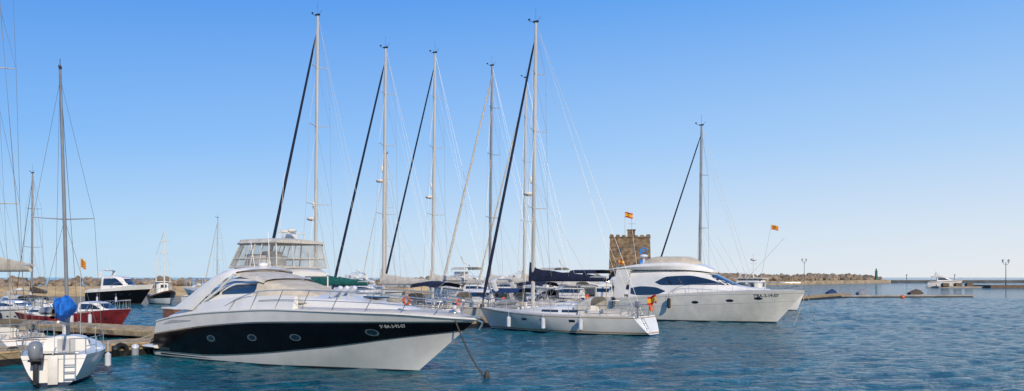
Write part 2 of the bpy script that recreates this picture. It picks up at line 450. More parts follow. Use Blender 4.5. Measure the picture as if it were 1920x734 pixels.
# ------------------------------------------------------------------ pier
pier=thing('wooden_pier',W(-1.8,0),RU,'long sunlit wooden pier on dark piles with moored yachts','pier')
mb=MB(); b=-16
while b<133:
    w=.28; mb.box((random.uniform(-.02,.02),b,.53+random.uniform(-.006,.006)),(2.5,w-.025,.06)); b+=w
part('deck_planks',mb,WOOD,pier)
for s in(-1.16,1.16): part('edge_beam',MB().box((s,58.5,.38),(.12,149,.24)),PBEAM,pier)
for s in(-.9,.9): part('float',MB().box((s,58.5,.12),(.7,149,.3)),RUBBER,pier)
pm=None
for i in range(24):
    b=-14+i*6.2
    for s in (-1.0,1.0):
        if pm is None:
            pm=part('pile',MB().tube([(0,0,-1),(0,0,.48)],.14,10),WOODD,pier); ob=pm
        else:
            ob=pm.copy(); COL.objects.link(ob); ob.parent=pier
        ob.location=(s,b,0)
# finger pier going back from the main pier
fp=thing('finger_pier',W(-3.1,4.6),RM,'wide wooden finger pier branching from the main pier','pier')
mb=MB(); x=.14
while x<24:
    mb.box((x,random.uniform(-.02,.02),.50+random.uniform(-.006,.006)),(.255,2.9,.06)); x+=.28
part('deck_planks',mb,WOOD,fp)
for s in(-1.4,1.4): part('edge_beam',MB().box((12,s,.35),(24,.12,.24)),PBEAM,fp)
for i in range(6):
    for s in(-1.2,1.2):
        ob=pm.copy(); COL.objects.link(ob); ob.parent=fp; ob.location=(1.5+i*4.2,s,-.02)
for i in range(9):
    b=-4+i*9
    p=thing('service_pedestal',W(-2.6,b,.57),RU,'white electricity and water pedestal on the wooden pier','service pedestal','pedestals along the pier')
    part('post',MB().box((0,0,.45),(.22,.2,.9)),WHITE2,p,bevel=.03); part('lamp_cap',MB().box((0,0,.98),(.26,.24,.14)),BLUEC,p,bevel=.04)
for i in range(14):
    b=-7+i*6.1
    mb=MB(); mb.tube([(0,-.22,.04),(0,-.12,.12),(0,.12,.12),(0,.22,.04)],.035,8); mb.box((0,0,.05),(.1,.14,.1))
    ob=part('mooring_cleat',mb,IRON); ob.location=W(-.85,b,.56); ob.rotation_euler=(0,0,RU); tag(ob,'black iron mooring cleat on the pier edge','cleat','cleats along the pier')
c=thing('dock_cabinet',W(-2.5,1.5,.57),RU,'brown panelled wooden dock cabinet with pale top','cabinet')
part('body',MB().box((0,0,.65),(.9,1.3,1.3)),BROWNB,c,bevel=.02); part('lid',MB().box((0,0,1.36),(1.0,1.4,.1)),WHITE2,c,bevel=.02)
PNL=mat('panel',(.33,.15,.07),.5,var=.2)
for y in(-.33,.33): part('door_panel',MB().box((.455,y,.66),(.03,.56,1.1)),PNL,c,bevel=.01)
p=thing('floating_pontoon',(48,143,0),0,'low weathered floating pontoon with concrete deck','pontoon')
mb=MB()
for i in range(13): mb.box((2+i*2.35,i*.35,.22),(2.3,1.6,.22),mi=0)
part('deck',mb,CONC,p,bevel=.03)
mb=MB()
for i in range(13): mb.box((2+i*2.35,i*.35,.03),(1.9,1.3,.3),mi=0)
part('float',mb,RUBBER,p)
for x,y,s,l in ((57,152,1.1,'blue tarpaulin'),(62.5,152,1.2,'grey tarpaulin'),(72,152,1.6,'dark tarpaulin')):
    t=thing('covered_tender',(x,y,0),.3,'small tender boat under a %s moored by the pontoon'%l,'boat','covered tenders by the pontoon')
    mb=MB(); mb.loft([[(xx,w*math.cos(a),.35*h*math.sin(a) if math.sin(a)>0 else .1*math.sin(a)) for a in [2*math.pi*j/12 for j in range(12)]] for xx,w,h in [(-s,.5,1.2),(-s*.6,.75,1.3),(0,.8,1.4),(s*.6,.6,1.3),(s,.1,1)]])
    part('hull',mb,GREYW,t)
    mb=MB(); mb.loft([[(xx,w*math.cos(a),.4+h*max(-.1,math.sin(a))) for a in [2*math.pi*j/12 for j in range(12)]] for xx,w,h in [(-s,.5,.3),(-s*.5,.7,.65),(0,.72,.9),(s*.5,.55,.7),(s*.95,.1,.25)]])
    part('cover',mb,GREYC if 'grey' in l else (BLUEC if 'blue' in l else BROWNC),t)

# ------------------------------------------------------------------ MAIN MOTOR YACHT
def main_yacht():
    e=thing('motor_yacht',W(0,0),RU,'large sleek black and white motor yacht moored at the pier','yacht')
    H=Hull(4.35,[(0,1.55),(.1,1.8),(.25,2.02),(.5,2.2),(.8,2.15),(1,1.97)],[(0,-.55),(.6,-.65),(.85,-.6),(1,-.5)],
       [(0,.86),(.15,.95),(.35,1),(.55,.99),(.72,.85),(.86,.56),(.95,.26),(1,0)],
       lambda z:13.6+1.345*z-(.0 if z>0 else 0), lambda z:.0+.55*max(0,z-.3), [(0,.16),(.5,.2),(.75,.5),(1,.95)])
    hull=H.build([(-.02,4),(.05,3),([(0,.18),(.25,.18),(.4,.3),(.7,.78),(.9,1.28),(1,1.5)],0),([(0,.24),(.25,.25),(.4,.36),(.7,.84),(.9,1.33),(1,1.56)],2),
        ([(0,.95),(.1,1.15),(.25,1.42),(.45,1.65),(.7,1.76),(.9,1.82),(1,1.84)],1),([(0,1.01),(.1,1.21),(.25,1.48),(.45,1.71),(.7,1.82),(.9,1.87),(1,1.89)],2),(None,0)],[WHITE,BLACK,STEEL,ANTI,ANTI],e,nt=60,sub=3)
    B=bvh_of(hull)
    H.deck(e,[DECK],cock=(.03,.36,.72,1.1,.12),camber=.12,nt=50)
    mb=MB(); mb.loft([[(x,w*math.copysign(abs(math.cos(a))**.4,math.cos(a)),.42+.09*math.copysign(abs(math.sin(a))**.5,math.sin(a))) for a in [2*math.pi*j/16+.01 for j in range(16)]] for x,w in [(-.9,1.35),(-.75,1.7),(-.3,1.86),(.5,1.9)]])
    part('swim_platform',mb,WHITE,e)
    for s in(-1,1): part('gunwale_strake',MB().tube([H.edge(t,s,-.01,-.01) for t in [i/50 for i in range(51)]],.035,6),WHITE2,e)
    for s in(-1,1):
        rings=[]
        for i in range(20):
            x=1.3+i*.42; t=H.t_at(x); p=H.edge(t,s,.16); w=.16; u=i/19
            h=.12+.42*math.sin(min(1,u*1.35)*math.pi*.62)
            rings.append([(x,p.y+s*.02,p.z-.03),(x,p.y-s*.08,p.z+h*.85),(x,p.y-s*(.08+w*.5),p.z+h),(x,p.y-s*(.1+w),p.z+h*.9),(x,p.y-s*(.12+w),p.z-.03)])
        part('cockpit_coaming',MB().loft(rings),WHITE,e)
    cabin('foredeck_trunk',[(7.2,1.6,1.35,2.1,2.78),(9,1.5,1.2,2.14,2.64),(11,1.25,.95,2.14,2.56),(12.8,.85,.6,2.1,2.38),(14.0,.4,.25,2.05,2.17)],WHITE,e,rr=.5,cam=.1)
    ws=cabin('windscreen_shell',[(3.9,1.72,1.55,2.1,3.0),(5.2,1.68,1.42,2.1,3.2),(6.4,1.62,1.3,2.1,3.22),(7.6,1.5,1.0,2.1,3.0),(8.8,1.2,.7,2.1,2.7)],WHITE,e,rr=.35,cam=.05)
    S=bvh_of(ws)
    for s in(-1,1):
        patch('side_window',S,4.55,6.7,[(4.5,2.70),(6.7,2.78)],[(4.5,2.78),(5.2,3.10),(6,3.12),(6.7,3.06)],s,GLASSB,e)
        patch('small_vent_window',S,3.95,4.4,[(3.9,2.6),(4.4,2.7)],[(3.9,2.64),(4.4,2.85)],s,GLASS,e,nx=5)
    cv=cabin_rings([(6.5,1.72,1.36,2.42,3.27),(7.3,1.66,1.24,2.42,3.17),(8.2,1.55,1.02,2.42,2.98),(9.0,1.3,.75,2.42,2.78),(9.5,.9,.4,2.42,2.62)],rr=.3,cam=.05)
    part('windscreen_cover',MB().loft(cv),CREAMC,e,ang=50)
    mb=MB()
    path=[(1.9,1.93,2.05,1.35),(2.7,1.86,2.5,1.15),(3.5,1.78,2.96,.98),(4.25,1.66,3.4,.85),(4.6,1.45,3.62,.82),(4.75,.8,3.72,.82),(4.78,0,3.75,.82)]
    full=[(x,-y,z,c) for x,y,z,c in path]+[(x,y,z,c) for x,y,z,c in path[-2::-1]]
    rings=[]
    for i,(x,y,z,c) in enumerate(full):
        p0=Vector(full[max(0,i-1)][1:3]); p1=Vector(full[min(len(full)-1,i+1)][1:3]); d=(p1-p0).normalized(); nn=Vector((-d.y,d.x))*.06
        rings.append([(x,y+nn.x*.4,z+nn.y*.4),(x+c*.3,y+nn.x,z+nn.y),(x+c*.75,y+nn.x,z+nn.y+.02),(x+c,y,z),(x+c*.75,y-nn.x,z-nn.y),(x+c*.3,y-nn.x,z-nn.y)])
    part('radar_arch',MB().loft(rings),WHITE,e,ang=50)
    for s in(-1,1): part('arch_strut',MB().tube([(3.6,s*1.75,2.35),(4.5,s*1.65,2.85),(5.4,s*1.5,3.55)],.045,8),WHITE,e)
    rings=[]
    for i in range(6):
        u=i/5; x=5.2+1.7*u; w=1.42-.1*u; z=3.62-.30*u**1.3
        rings.append([(x,w*math.cos(a),z-.16+.2*math.sin(a)**.6) for a in [math.pi*k/12 for k in range(13)]])
    part('soft_top',MB().loft(rings,closed=False,cap=False),WHITEC,e,ang=60)
    part('antenna',MB().tube([(5.1,-.3,3.8),(4.9,-.35,4.9)],.012,5),WHITE,e); part('antenna',MB().tube([(5.1,.5,3.8),(4.9,.55,5.3)],.012,5),WHITE,e); part('satellite_dome',MB().ell((5.15,.1,3.9),(.22,.22,.12)),WHITE,e)
    for c,sz in (((1.6,0,1.5),(.7,2.3,.75)),((3.6,.8,1.6),(.8,.9,.9)),((3.6,-.7,1.6),(.8,.9,.9))): part('cockpit_seat',MB().box(c,sz),SEAT,e,bevel=.08)
    mb=MB()
    rt=tab([(5.2,2.25),(6.2,2.62),(7.4,2.86),(9,2.92),(12,2.86),(14.4,2.68),(15.9,2.55)])
    for s in(-1,1):
        pts=[];mid=[]
        for i in range(30):
            x=5.2+i*(15.6-5.2)/29; t=H.t_at(min(x,15.9)); p=H.edge(t,s,.14); pts.append((x+.12,p.y*.97,rt(x)));
            if x>7: mid.append((x+.06,p.y*.985,(rt(x)+p.z)/2))
        if s==-1: L1=pts
        else: R1=pts
        mb.tube(pts,.022,6); mb.tube(mid,.012,5)
        for x in (5.9,7.2,8.6,10,11.4,12.8,14.1,15.2):
            p=H.edge(H.t_at(x-.25),s,.14); mb.tube([(x-.25,p.y,p.z),(x+.12,H.edge(H.t_at(x),s,.14).y*.97,rt(x))],.017,5)
    mb.tube([L1[-1],(16.0,-.12,2.52),(16.0,.12,2.52),R1[-1]],.022,6)
    part('bow_rail',mb,STEEL,e)
    part('deck_hatch',MB().box((11.6,0,2.66),(.7,.7,.06),ry=.05),GLASS,e,bevel=.02); part('deck_hatch',MB().box((10.9,.55,2.66),(.4,.4,.05)),GLASS,e,bevel=.02)
    for y in(-.5,-.15,.25): part('stowed_fender',MB().tube([(10.0,y-.3,2.66),(10.05,y-.29,2.70),(10.5,y-.24,3.0),(10.56,y-.23,3.03)],[.04,.10,.10,.04],10),FENDER,e)
    part('anchor_windlass',MB().ell((15.2,0,2.14),(.18,.12,.12)),STEEL,e)
    mb=MB(); mb.box((15.9,0,2.03),(.9,.14,.08)); mb.tube([(16.1,0,2.0),(16.5,0,1.85),(16.35,0,1.6)],.04,6); part('anchor',mb,STEEL,e)
    part('coiled_rope',MB().torus((12.4,.1,2.55),.24,.05,'z'),ROPE,e)
    for s in(-1,1):
        for x,z in((4.5,.95),(7,1.08),(9.3,1.17),(12.6,1.44)): oval('porthole',B,x,z,.2,.1,s,GLASS,e,STEEL)
        patch('engine_vent',B,1.2,3.3,[(1.2,1.42),(2.0,1.5),(3.3,1.62)],[(1.2,1.44),(2.0,1.63),(3.3,1.65)],s,GREYW,e)
        patch('hull_lower_stripe',B,.6,4.2,[(.6,.10),(4.2,.12)],[(.6,.165),(4.2,.13)],s,BLACK,e)
        text_on(B,'5ª-BA-3-93-07',13.0 if s<0 else 14.2,1.61,.115,s,WHITE,e,slope=.04)
        text_on(B,'SUNSEEKER',.55 if s<0 else 1.8,.30,.12,s,STEEL,e,name='maker_lettering')
    part('lifebuoy',MB().torus((13.9,-.95,2.58),.14,.045,'y'),ORANGE,e)
    return e,H
MY,MH=main_yacht()
mb=MB(); p0=Vector(MY.matrix_basis@MH.pt(.965,1.9,-1)); p1=Vector((-.84,28.6,-.05)); pts=[]
for i in range(15):
    u=i/14; p=p0.lerp(p1,u); p.z-=.35*math.sin(math.pi*u)*.6; pts.append(p)
mb.tube(pts,.028,6); mb.ell(tuple(p1+Vector((0,0,.12))),(.09,.09,.22)); 
tag(part('mooring_rope',mb,mat('rope_chain',(.07,.06,.05),.8,var=.3,scale=20)),'dark mooring rope running from the yacht bow into water','rope')
mb=MB(); p0=Vector(MY.matrix_basis@Vector((15.6,.2,2.05))); p1=Vector((1.5,33,0)); mb.tube([p0,p0.lerp(p1,.5)-Vector((0,0,.3)),p1],.008,5)
tag(part('mooring_rope',mb,ROPED),'thin mooring line slanting from bow to water','rope')
for s,(pa,pb) in enumerate(((( .4,-1.7,1.0),(-1.0,-3.5,.6)),((.4,1.7,1.0),(-1.0,3.0,.6)))):
    mb=MB(); m=MY.matrix_basis; a=m@Vector(pa); b=m@Vector(pb); mid=a.lerp(b,.5)-Vector((0,0,.2)); mb.tube([a,mid,b],.02,5)
    tag(part('mooring_rope',mb,ROPE),'pale stern line tying the black yacht to the pier','rope')
for a,b,l in ((-.35,-2.2,.9),(-.35,-3.1,.8)):
    mb=MB(); mb.tube([(0,0,-.35),(0,0,-.28),(0,0,.25),(0,0,.34)],[.05,.15,.15,.04],12); ob=part('fender',mb,FENDER if b>-3 else RUBBER); ob.location=W(a,b,.25); ob.rotation_euler=(.6,.3,0)
    tag(ob,'round-ended fender hanging from the pier edge','fender','fenders on the pier')
for i in range(3):
    ob=part('tyre_fender',MB().torus((0,0,0),.28,.1,'x'),RUBBER); ob.location=W(-.44,-1.2-i*1.6,.25); ob.rotation_euler=(0,0,RU); tag(ob,'old black tyre hung as a fender on the pier','tyre','tyre fenders on the pier')

# ------------------------------------------------------------------ SAILBOAT generator
def sailboat(P,rz,L,B,mh,label,cover=NAVYC,furl=NAVYC,hullm=WHITE,mastm=ALU,bimini=None,hood=None,radar=None,boomz=None,mastx=.54,
             group=None,stripe=NAVYG,flagk=None,detail=2,spr=None,tan=True,fr=.09,name='sailboat',boomend=.14,extras=()):
    e=thing(name,P,rz,label,'sailboat',group); s=L/12.6
    H=Hull(B,[(0,1.12*s),(.4,1.10*s),(.75,1.22*s),(1,1.42*s)],[(0,-.05),(.3,-.5*s),(.8,-.45*s),(1,-.35*s)],
      [(0,.76),(.25,.95),(.45,1),(.65,.88),(.82,.55),(.94,.2),(1,0)], lambda z:L-.75*(1.42*s-z), lambda z:.62*z,[(0,.38),(.4,.3),(.75,.5),(1,.85)])
    hull=H.build([(-.02,2),(.07,2),(.12,0),(.19*s,1 if tan else 0),([(0,1.0*s),(.4,.98*s),(.75,1.1*s),(1,1.3*s)],0),([(0,1.05*s),(.4,1.03*s),(.75,1.15*s),(1,1.35*s)],1),(None,0)],[hullm,TANS if tan else stripe,stripe],e,nt=34,sub=2)
    HB=bvh_of(hull)
    H.deck(e,[DECK],cock=(.05,.32,.55,.55*s,.28*s),nt=30)
    zs=1.08*s
    cr=cabin('coachroof',[(.33*L,.30*B,.25*B,zs-.05,zs+.52*s),(.45*L,.30*B,.25*B,zs-.05,zs+.52*s),(.6*L,.25*B,.20*B,zs,zs+.42*s),(.72*L,.15*B,.09*B,zs+.02,zs+.24*s),(.76*L,.08*B,.04*B,zs+.04,zs+.14*s)],WHITE,e,rr=.5)
    C=bvh_of(cr)
    for sd in(-1,1):
        patch('cabin_window',C,.36*L,.45*L,zs+.17*s,zs+.33*s,sd,GLASS,cr,nx=6,nz=2); patch('cabin_window',C,.47*L,.57*L,zs+.17*s,zs+.31*s,sd,GLASS,cr,nx=6,nz=2)
        for x in(.34,.50,.62): patch('hull_portlight',HB,x*L,x*L+.4*s,.72*s,.86*s,sd,GLASS,hull,nx=4,nz=2)
    hm=hood or cover
    rings=[]
    for i in range(7):
        u=i/6; x=(.29+.09*u)*L; h=(.78-.45*u**2)*s*1.0; w=.27*B
        rings.append([(x,w*math.copysign(abs(math.cos(a))**.7,math.cos(a)),zs+.35*s+h*max(0,math.sin(a))**.45) for a in [math.pi*k/12 for k in range(13)]])
    part('sprayhood',MB().loft(rings,closed=False,cap=False),hm,e,ang=60)
    if bimini:
        rings=[]
        for i in range(7):
            x=(.05+.2*i/6)*L; w=.32*B; z=zs+1.95*s
            rings.append([(x,w*math.cos(a),z-.3*s+.36*s*math.sin(a)**.5 - .05*abs(i-3)) for a in [math.pi*k/10 for k in range(11)]])
        bo=part('bimini',MB().loft(rings,closed=False,cap=False),bimini,e,ang=60)
        for sd in(-1,1):
            mb=MB()
            for x in(.06,.15,.24): mb.tube([(.15*L,sd*.36*B,zs),(x*L,sd*.32*B,zs+1.65*s)],.015,5)
            part('bimini_frame',mb,STEEL,bo)
    mb=MB(); mb.torus((.12*L,0,zs+.35*s),.45*s,.022,'x')
    for k in range(6):
        a=k*math.pi/3; mb.tube([(.12*L,0,zs+.35*s),(.12*L,.45*s*math.cos(a),zs+.35*s+.45*s*math.sin(a))],.01,4)
    part('steering_wheel',mb,STEEL,e)
    part('steering_pedestal',MB().box((.14*L,0,.9*s),(.25,.3,.8*s)),WHITE2,e,bevel=.04); part('cockpit_table',MB().box((.22*L,0,.8*s),(1.2*s,.25,.5*s)),WHITE2,e,bevel=.04)
    for x in(.22,.30):
        for sd in(-1,1): part('winch',MB().tube([(x*L,sd*.31*B,zs+.25*s),(x*L,sd*.31*B,zs+.36*s),(x*L,sd*.31*B,zs+.42*s)],[.09,.065,.08],8),STEEL,e)
    mb=MB()
    hgt=.62
    for sd in(-1,1):
        top=[];mid=[]
        for i in range(19):
            t=.03+i*.94/18; p=H.edge(t,sd,.08)
            if i%2==0: mb.tube([p,p+Vector((0,0,hgt))],.015,4)
            top.append(p+Vector((0,0,hgt))); mid.append(p+Vector((0,0,hgt*.5)))
        mb.tube(top,.008,4); mb.tube(mid,.007,4)
        mb.tube(top[:4],.02,5); mb.tube(top[-3:],.02,5)
    a=H.edge(.97,-1,.08,hgt); b=H.edge(.97,1,.08,hgt); mb.tube([a,(L-.02,0,1.42*s+hgt+.05),b],.02,5)
    a=H.edge(.03,-1,.08,hgt); b=H.edge(.03,1,.08,hgt); mb.tube([a,a+Vector((-.15,.5,0)),b+Vector((-.15,-.5,0)),b],.02,5)
    mb.tube([H.edge(.03,-1,.08,hgt*.5),H.edge(.03,1,.08,hgt*.5)],.015,5)
    for y in(-.5,.5): mb.tube([(.62*zs,y,zs),(.5*zs+.05,y,zs+hgt)],.015,5)
    part('guard_rail',mb,STEEL,e)
    mb=MB()
    for y in(.35,.65): mb.tube([(.1,y,.15),(.55*s,y,1.0*s)],.015,5)
    for k in range(4): u=k/3; mb.tube([(.1+.45*s*u,.35,.15+.85*s*u),(.1+.45*s*u,.65,.15+.85*s*u)],.015,5)
    part('boarding_ladder',mb,STEEL,e)
    if 'buoy' in extras: part('lifebuoy',MB().torus((.75*s,-.3*B,zs+.5),.2,.065,'x'),ORANGE,e)
    if 'motor' in extras:
        mb=MB(); mb.box((.5,.32*B,zs+.75),(.3,.22,.34)); mb.box((.5,.32*B,zs+.3),(.12,.08,.7)); part('stowed_outboard',mb,OUTB,e,bevel=.04)
    if 'arch' in extras:
        mb=MB()
        for sd in(-1,1): mb.tube([(1.2*s,sd*.37*B,zs),(.5*s,sd*.36*B,zs+1.6),(.1,sd*.3*B,zs+1.95),(.1,0,zs+2.0)],.025,6)
        mb.tube([(.1,-.3*B,zs+1.95),(.1,.3*B,zs+1.95)],.02,5); ar=part('stern_arch',mb,STEEL,e)
        part('solar_panel',MB().box((.1,0,zs+2.06),(.7,1.9,.04)),SOLAR,ar); mb=MB(); mb.tube([(.3,-.34*B,zs+1.9),(.3,-.34*B,zs+3.4)],.03,6); mb.tube([(.3-.5,-.34*B,zs+3.1),(.3+.1,-.34*B,zs+3.4),(.3,-.34*B+.4,zs+3.8)],.04,5); part('wind_generator',mb,WHITE,ar)
    if 'dinghy' in extras:
        mb=MB(); mb.tube([(-.1,-.3*B,.9),(-.2,-.34*B,1.1),(-.2,.30*B,1.1),(-.1,.34*B,.95)],[.14,.2,.2,.12],10); mb.tube([(-.1,-.3*B,1.6),(-.2,-.34*B,1.5),(-.2,.30*B,1.5),(-.1,.34*B,1.4)],[.14,.2,.2,.12],10); mb.box((-.15,0,1.3),(.08,.6*B,.35)); part('inflatable_dinghy',mb,GREYC,e)
    mx=mastx*L; rake=-.012*mh
    mb=MB(); mr=.11 if mh>13 else .08
    top=Vector((mx+rake,0,mh)); foot=Vector((mx,0,zs+.3*s))
    mb.tube([foot,foot.lerp(top,.5),foot.lerp(top,.9),top],[mr*1.25,mr*1.2,mr*1.05,mr*.75],10,flat=.75)
    mast=part('mast',mb,mastm,e)
    sprs=spr or ([.35,.62,.82] if mh>17.5 else [.42,.72]) 
    wr=MB(); chain=B*.46
    tips={-1:[],1:[]}
    for k,f in enumerate(sprs):
        p=foot.lerp(top,f); w=(1.15-.2*k)*min(1,mh/17)*1.0; mb=MB()
        for sd in(-1,1):
            tp=p+Vector((-.3,sd*w,.06)); mb.tube([p,tp],[.035,.022],6); tips[sd].append(tp)
        part('spreader',mb,mastm,mast)
    for sd in(-1,1):
        base=Vector((mx-.3,sd*min(chain,H.edge(H.t_at(mx-.3),1).y),zs)); path=[base]+tips[sd]+[foot.lerp(top,.97)]
        for i in range(len(path)-1): wr.tube([path[i],path[i+1]],.010,4)
        for k,tp in enumerate(tips[sd]):
            q=foot.lerp(top,sprs[k]); prev=base if k==0 else tips[sd][k-1]; wr.tube([prev,q],.008,4)
    wr.tube([top,(.75,.0,zs+.05)],.010,4)
    wr.tube([top.lerp(foot,.1),Vector((.9,.6,zs))],.007,4)
    wr.tube([top.lerp(foot,.02)+Vector((-.15,0,0)),Vector((mx*.3,.05,(boomz or 3.1*s)+.1))],.007,4)
    part('standing_rigging',wr,WIRE,e)
    mb=MB(); mb.tube([top,top+Vector((0,0,.9))],.010,4); mb.tube([top+Vector((.1,0,0)),top+Vector((.5,0,.18))],.014,4); mb.ell(tuple(top+Vector((.5,0,.26))),(.09,.05,.06)); mb.box(tuple(top+Vector((0,0,.05))),(.35,.14,.1)); mb.tube([top+Vector((-.1,0,.05)),top+Vector((-.4,.0,.3))],.012,4)
    part('masthead_instrument',mb,RUBBER,mast)
    if radar:
        mb=MB(); p=foot.lerp(top,radar); mb.ell(tuple(p+Vector((.42,0,.05))),(.34,.34,.15)); mb.box(tuple(p+Vector((.2,0,-.08))),(.4,.12,.05)); part('radar_dome',mb,WHITE2,mast); part('radar_reflector',MB().ell(tuple(p+Vector((.2,0,.95))),(.1,.1,.28)),WHITE2,mast)
    bz=boomz or 3.0*s
    mb=MB(); mb.tube([(mx-.15,0,bz),(boomend*L,0,bz+.05)],.07,8)
    boom=part('boom',mb,mastm,e)
    if cover:
        rings=[]
        for i in range(12):
            u=i/11; x=mx+.22-(mx+.1-boomend*L-.1)*u; h=(.85-.62*u**.6)*(1 if mh>13 else .6); w=.16-.07*u; h+=.03*math.sin(i*2.3)
            if i==0: h*=1.35; 
            rings.append([(x,w*(1-.55*max(0,math.sin(a)))*math.cos(a),bz-.1+(h if math.sin(a)>0 else .12)*math.sin(a)) for a in [2*math.pi*k/12 for k in range(12)]])
        part('sail_cover',MB().loft(rings),cover,boom,ang=60)
    wr=MB()
    for u in(.15,.3,.45): wr.tube([foot.lerp(top,.45),(boomend*L+(mx-boomend*L)*u*1.6,.12,bz+.1)],.006,4)
    wr.tube([(.25*L,0,bz),(.25*L,0,zs+.4)],.02,4)
    part('running_rigging',wr,ROPE,boom)
    a=Vector((L-.25,0,1.5*s)); b=foot.lerp(top,.955); pts=[a.lerp(b,k/14) for k in range(15)]
    rr=[.03]+[fr*(1.0-.45*(k/13)) for k in range(13)]+[.02]
    mb=MB(); mb.tube(pts,rr,8); part('furled_sail',mb,furl,e)
    mb=MB(); mb.tube([a+Vector((0,0,-.15)),a+Vector((0,0,.1))],.12,10); part('furler_drum',mb,RUBBER,e)
    if detail>1:
        for x in(.72,.5,.3): fender_at(H.edge(H.t_at(x*L),1,-.14),.25,.95,.13,FENDER,e)
    if flagk: flag(e,(.55,-.5,zs),(.15,-.55,zs+1.3),(.75,.5),flagk)
    return e

# ------------------------------------------------------------------ MOTORBOAT generator
def motorboat(P,rz,L,B,label,hullm=WHITE,fly=False,canopy=None,enclosure=False,group=None,name='motor_cruiser',rail=True,arch=False,stripem=NAVYG,high=1.0,low=.8,cabh=1.15):
    e=thing(name,P,rz,label,'motorboat',group); s=L/12
    zf=1.55*s*high; zb=1.95*s*high
    H=Hull(B,[(0,zf*.9),(.4,zf),(.75,zb*.95),(1,zb)],[(0,-.45*s),(.6,-.5*s),(1,-.3*s)],[(0,.9),(.3,1),(.55,.98),(.75,.8),(.9,.42),(1,0)],
       lambda z:L-.75*(zb-z), lambda z:.15*z,[(0,.16),(.5,.22),(.8,.5),(1,.9)])
    hull=H.build([(-.02,2),(.08,2),([(0,low*zf),(1,low*1.07*zb)],0),([(0,(low+.06)*zf),(1,(low*1.07+.05)*zb)],1),(None,3)],[hullm,stripem,ANTI,WHITE],e,nt=30,sub=2)
    HB=bvh_of(hull)
    for sd in(-1,1):
        for x in(.5,.6,.7): oval('porthole',HB,x*L,.62*zf,.2*s,.1*s,sd,GLASS,hull)
    H.deck(e,[DECK],cock=(.03,.27,.72,.6*s,.12),nt=30)
    zt=zf+cabh*s
    cb=cabin('cabin',[(.27*L,.42*B,.36*B,zf-.05,zt),(.42*L,.42*B,.35*B,zf-.05,zt+.03),(.55*L,.38*B,.28*B,zf,zt-.12*s),(.66*L,.32*B,.2*B,zf+.1,zf+.62*s),(.8*L,.2*B,.1*B,zf+.2*s,zf+.38*s)],WHITE,e,rr=.3)
    C=bvh_of(cb)
    for sd in(-1,1): patch('side_window',C,.3*L,.6*L,[(.3*L,zf+.5*s),(.6*L,zf+.52*s)],[(.3*L,zt-.25*s),(.45*L,zt-.23*s),(.6*L,zf+.62*s)],sd,GLASS,cb)
    patchx('windscreen',C,-.22*B,.22*B,zf+.62*s,zt-.18*s,1,GLASS,cb)
    patchx('aft_door',C,-.25*B,.25*B,zf+.12*s,zt-.22*s,-1,GLASS,cb)
    part('cockpit_seat',MB().box((.07*L,0,.95*s),(.06*L,.6*B,.7*s)),SEAT,e,bevel=.06); part('cockpit_seat',MB().box((.2*L,.2*B,.95*s),(.08*L,.2*B,.6*s)),SEAT,e,bevel=.06)
    ztop=zt
    if fly:
        cabin('flybridge',[(.12*L,.36*B,.4*B,zt+.02,zt+.22),(.2*L,.38*B,.42*B,zt+.04,zt+.5*s),(.42*L,.36*B,.38*B,zt+.04,zt+.62*s),(.54*L,.2*B,.2*B,zt+.04,zt+.2*s)],WHITE,e,rr=.3)
        part('helm_seat',MB().box((.33*L,.1*B,zt+.9*s),(.1*L,.4*B,.5*s)),SEAT,e,bevel=.06)
        for sd in(-1,1): part('overhang_support',MB().tube([(.28*L,sd*.42*B,zt),(.13*L,sd*.42*B,zt),(.13*L,sd*.42*B,zf)],.05,6),WHITE,e)
        ztop=zt+.62*s
    if enclosure:
        zl=zt+.5*s; zh=zt+1.95*s
        x0,x1=.14*L,.5*L; w=.42*B
        rings=[]
        for z,k in((zl,1.0),(zh-.15,.93)):
            xa=x0+(1-k)*3; xb=x1-(.9 if z>zl+.5 else 0)
            rings.append([(xa,-w*k,z),((xa+xb)/2,-w*k,z),(xb-.4,-w*k*.95,z),(xb,-w*k*.6,z),(xb,w*k*.6,z),(xb-.4,w*k*.95,z),((xa+xb)/2,w*k,z),(xa,w*k,z)])
        en=part('clear_enclosure',MB().loft(rings,cap=False),VINYL,e,ang=10)
        mb=MB(); n=8
        for j in range(n):
            a=Vector(rings[0][j]); b=Vector(rings[1][j]); a2=Vector(rings[0][(j+1)%n]); b2=Vector(rings[1][(j+1)%n])
            mb.tube([a,b],.045,6); mb.tube([a,a2],.05,6); mb.tube([b,b2],.06,6)
            for u in(.34,.67): mb.tube([a.lerp(a2,u),b.lerp(b2,u)],.03,4)
            mb.tube([a.lerp(b,.35),a2.lerp(b2,.35)],.035,4)
        part('enclosure_frame',mb,WHITEC,en)
        cabin('enclosure_roof',[(x0+.0,w*.96,w*.9,zh-.18,zh-.05),(x0+1.5,w*.98,w*.9,zh-.16,zh+.08),(x1-1.2,w*.96,w*.85,zh-.16,zh+.08),(x1-.55,w*.7,w*.6,zh-.2,zh-.04)],WHITEC,en)
        mb=MB()
        mb.tube([(x0+1.0,-1,zh),(x0+.9,-1,zh+.45),(x0+.9,1,zh+.45),(x0+1.0,1,zh)],.04,6); mb.tube([(x0+1.0,-.4,zh),(x0+.9,-.4,zh+.45)],.03,5); mb.ell((x0+.9,0,zh+.6),(.3,.3,.13)); mb.box((x0+.9,.6,zh+.55),(.15,.5,.14))
        part('radar_mast',mb,WHITE2,e)
        part('life_raft',MB().box((x0+1.7,-.5,zh+.28),(.5,.8,.3)),WHITE,e,bevel=.1)
        part('antenna',MB().tube([(x0+.6,-1.2,zh),(x0+.2,-1.25,zh+3.0)],.014,4),WHITE2,e); part('antenna',MB().tube([(x0+.6,1.2,zh),(x0+.1,1.25,zh+3.8)],.014,4),WHITE2,e)
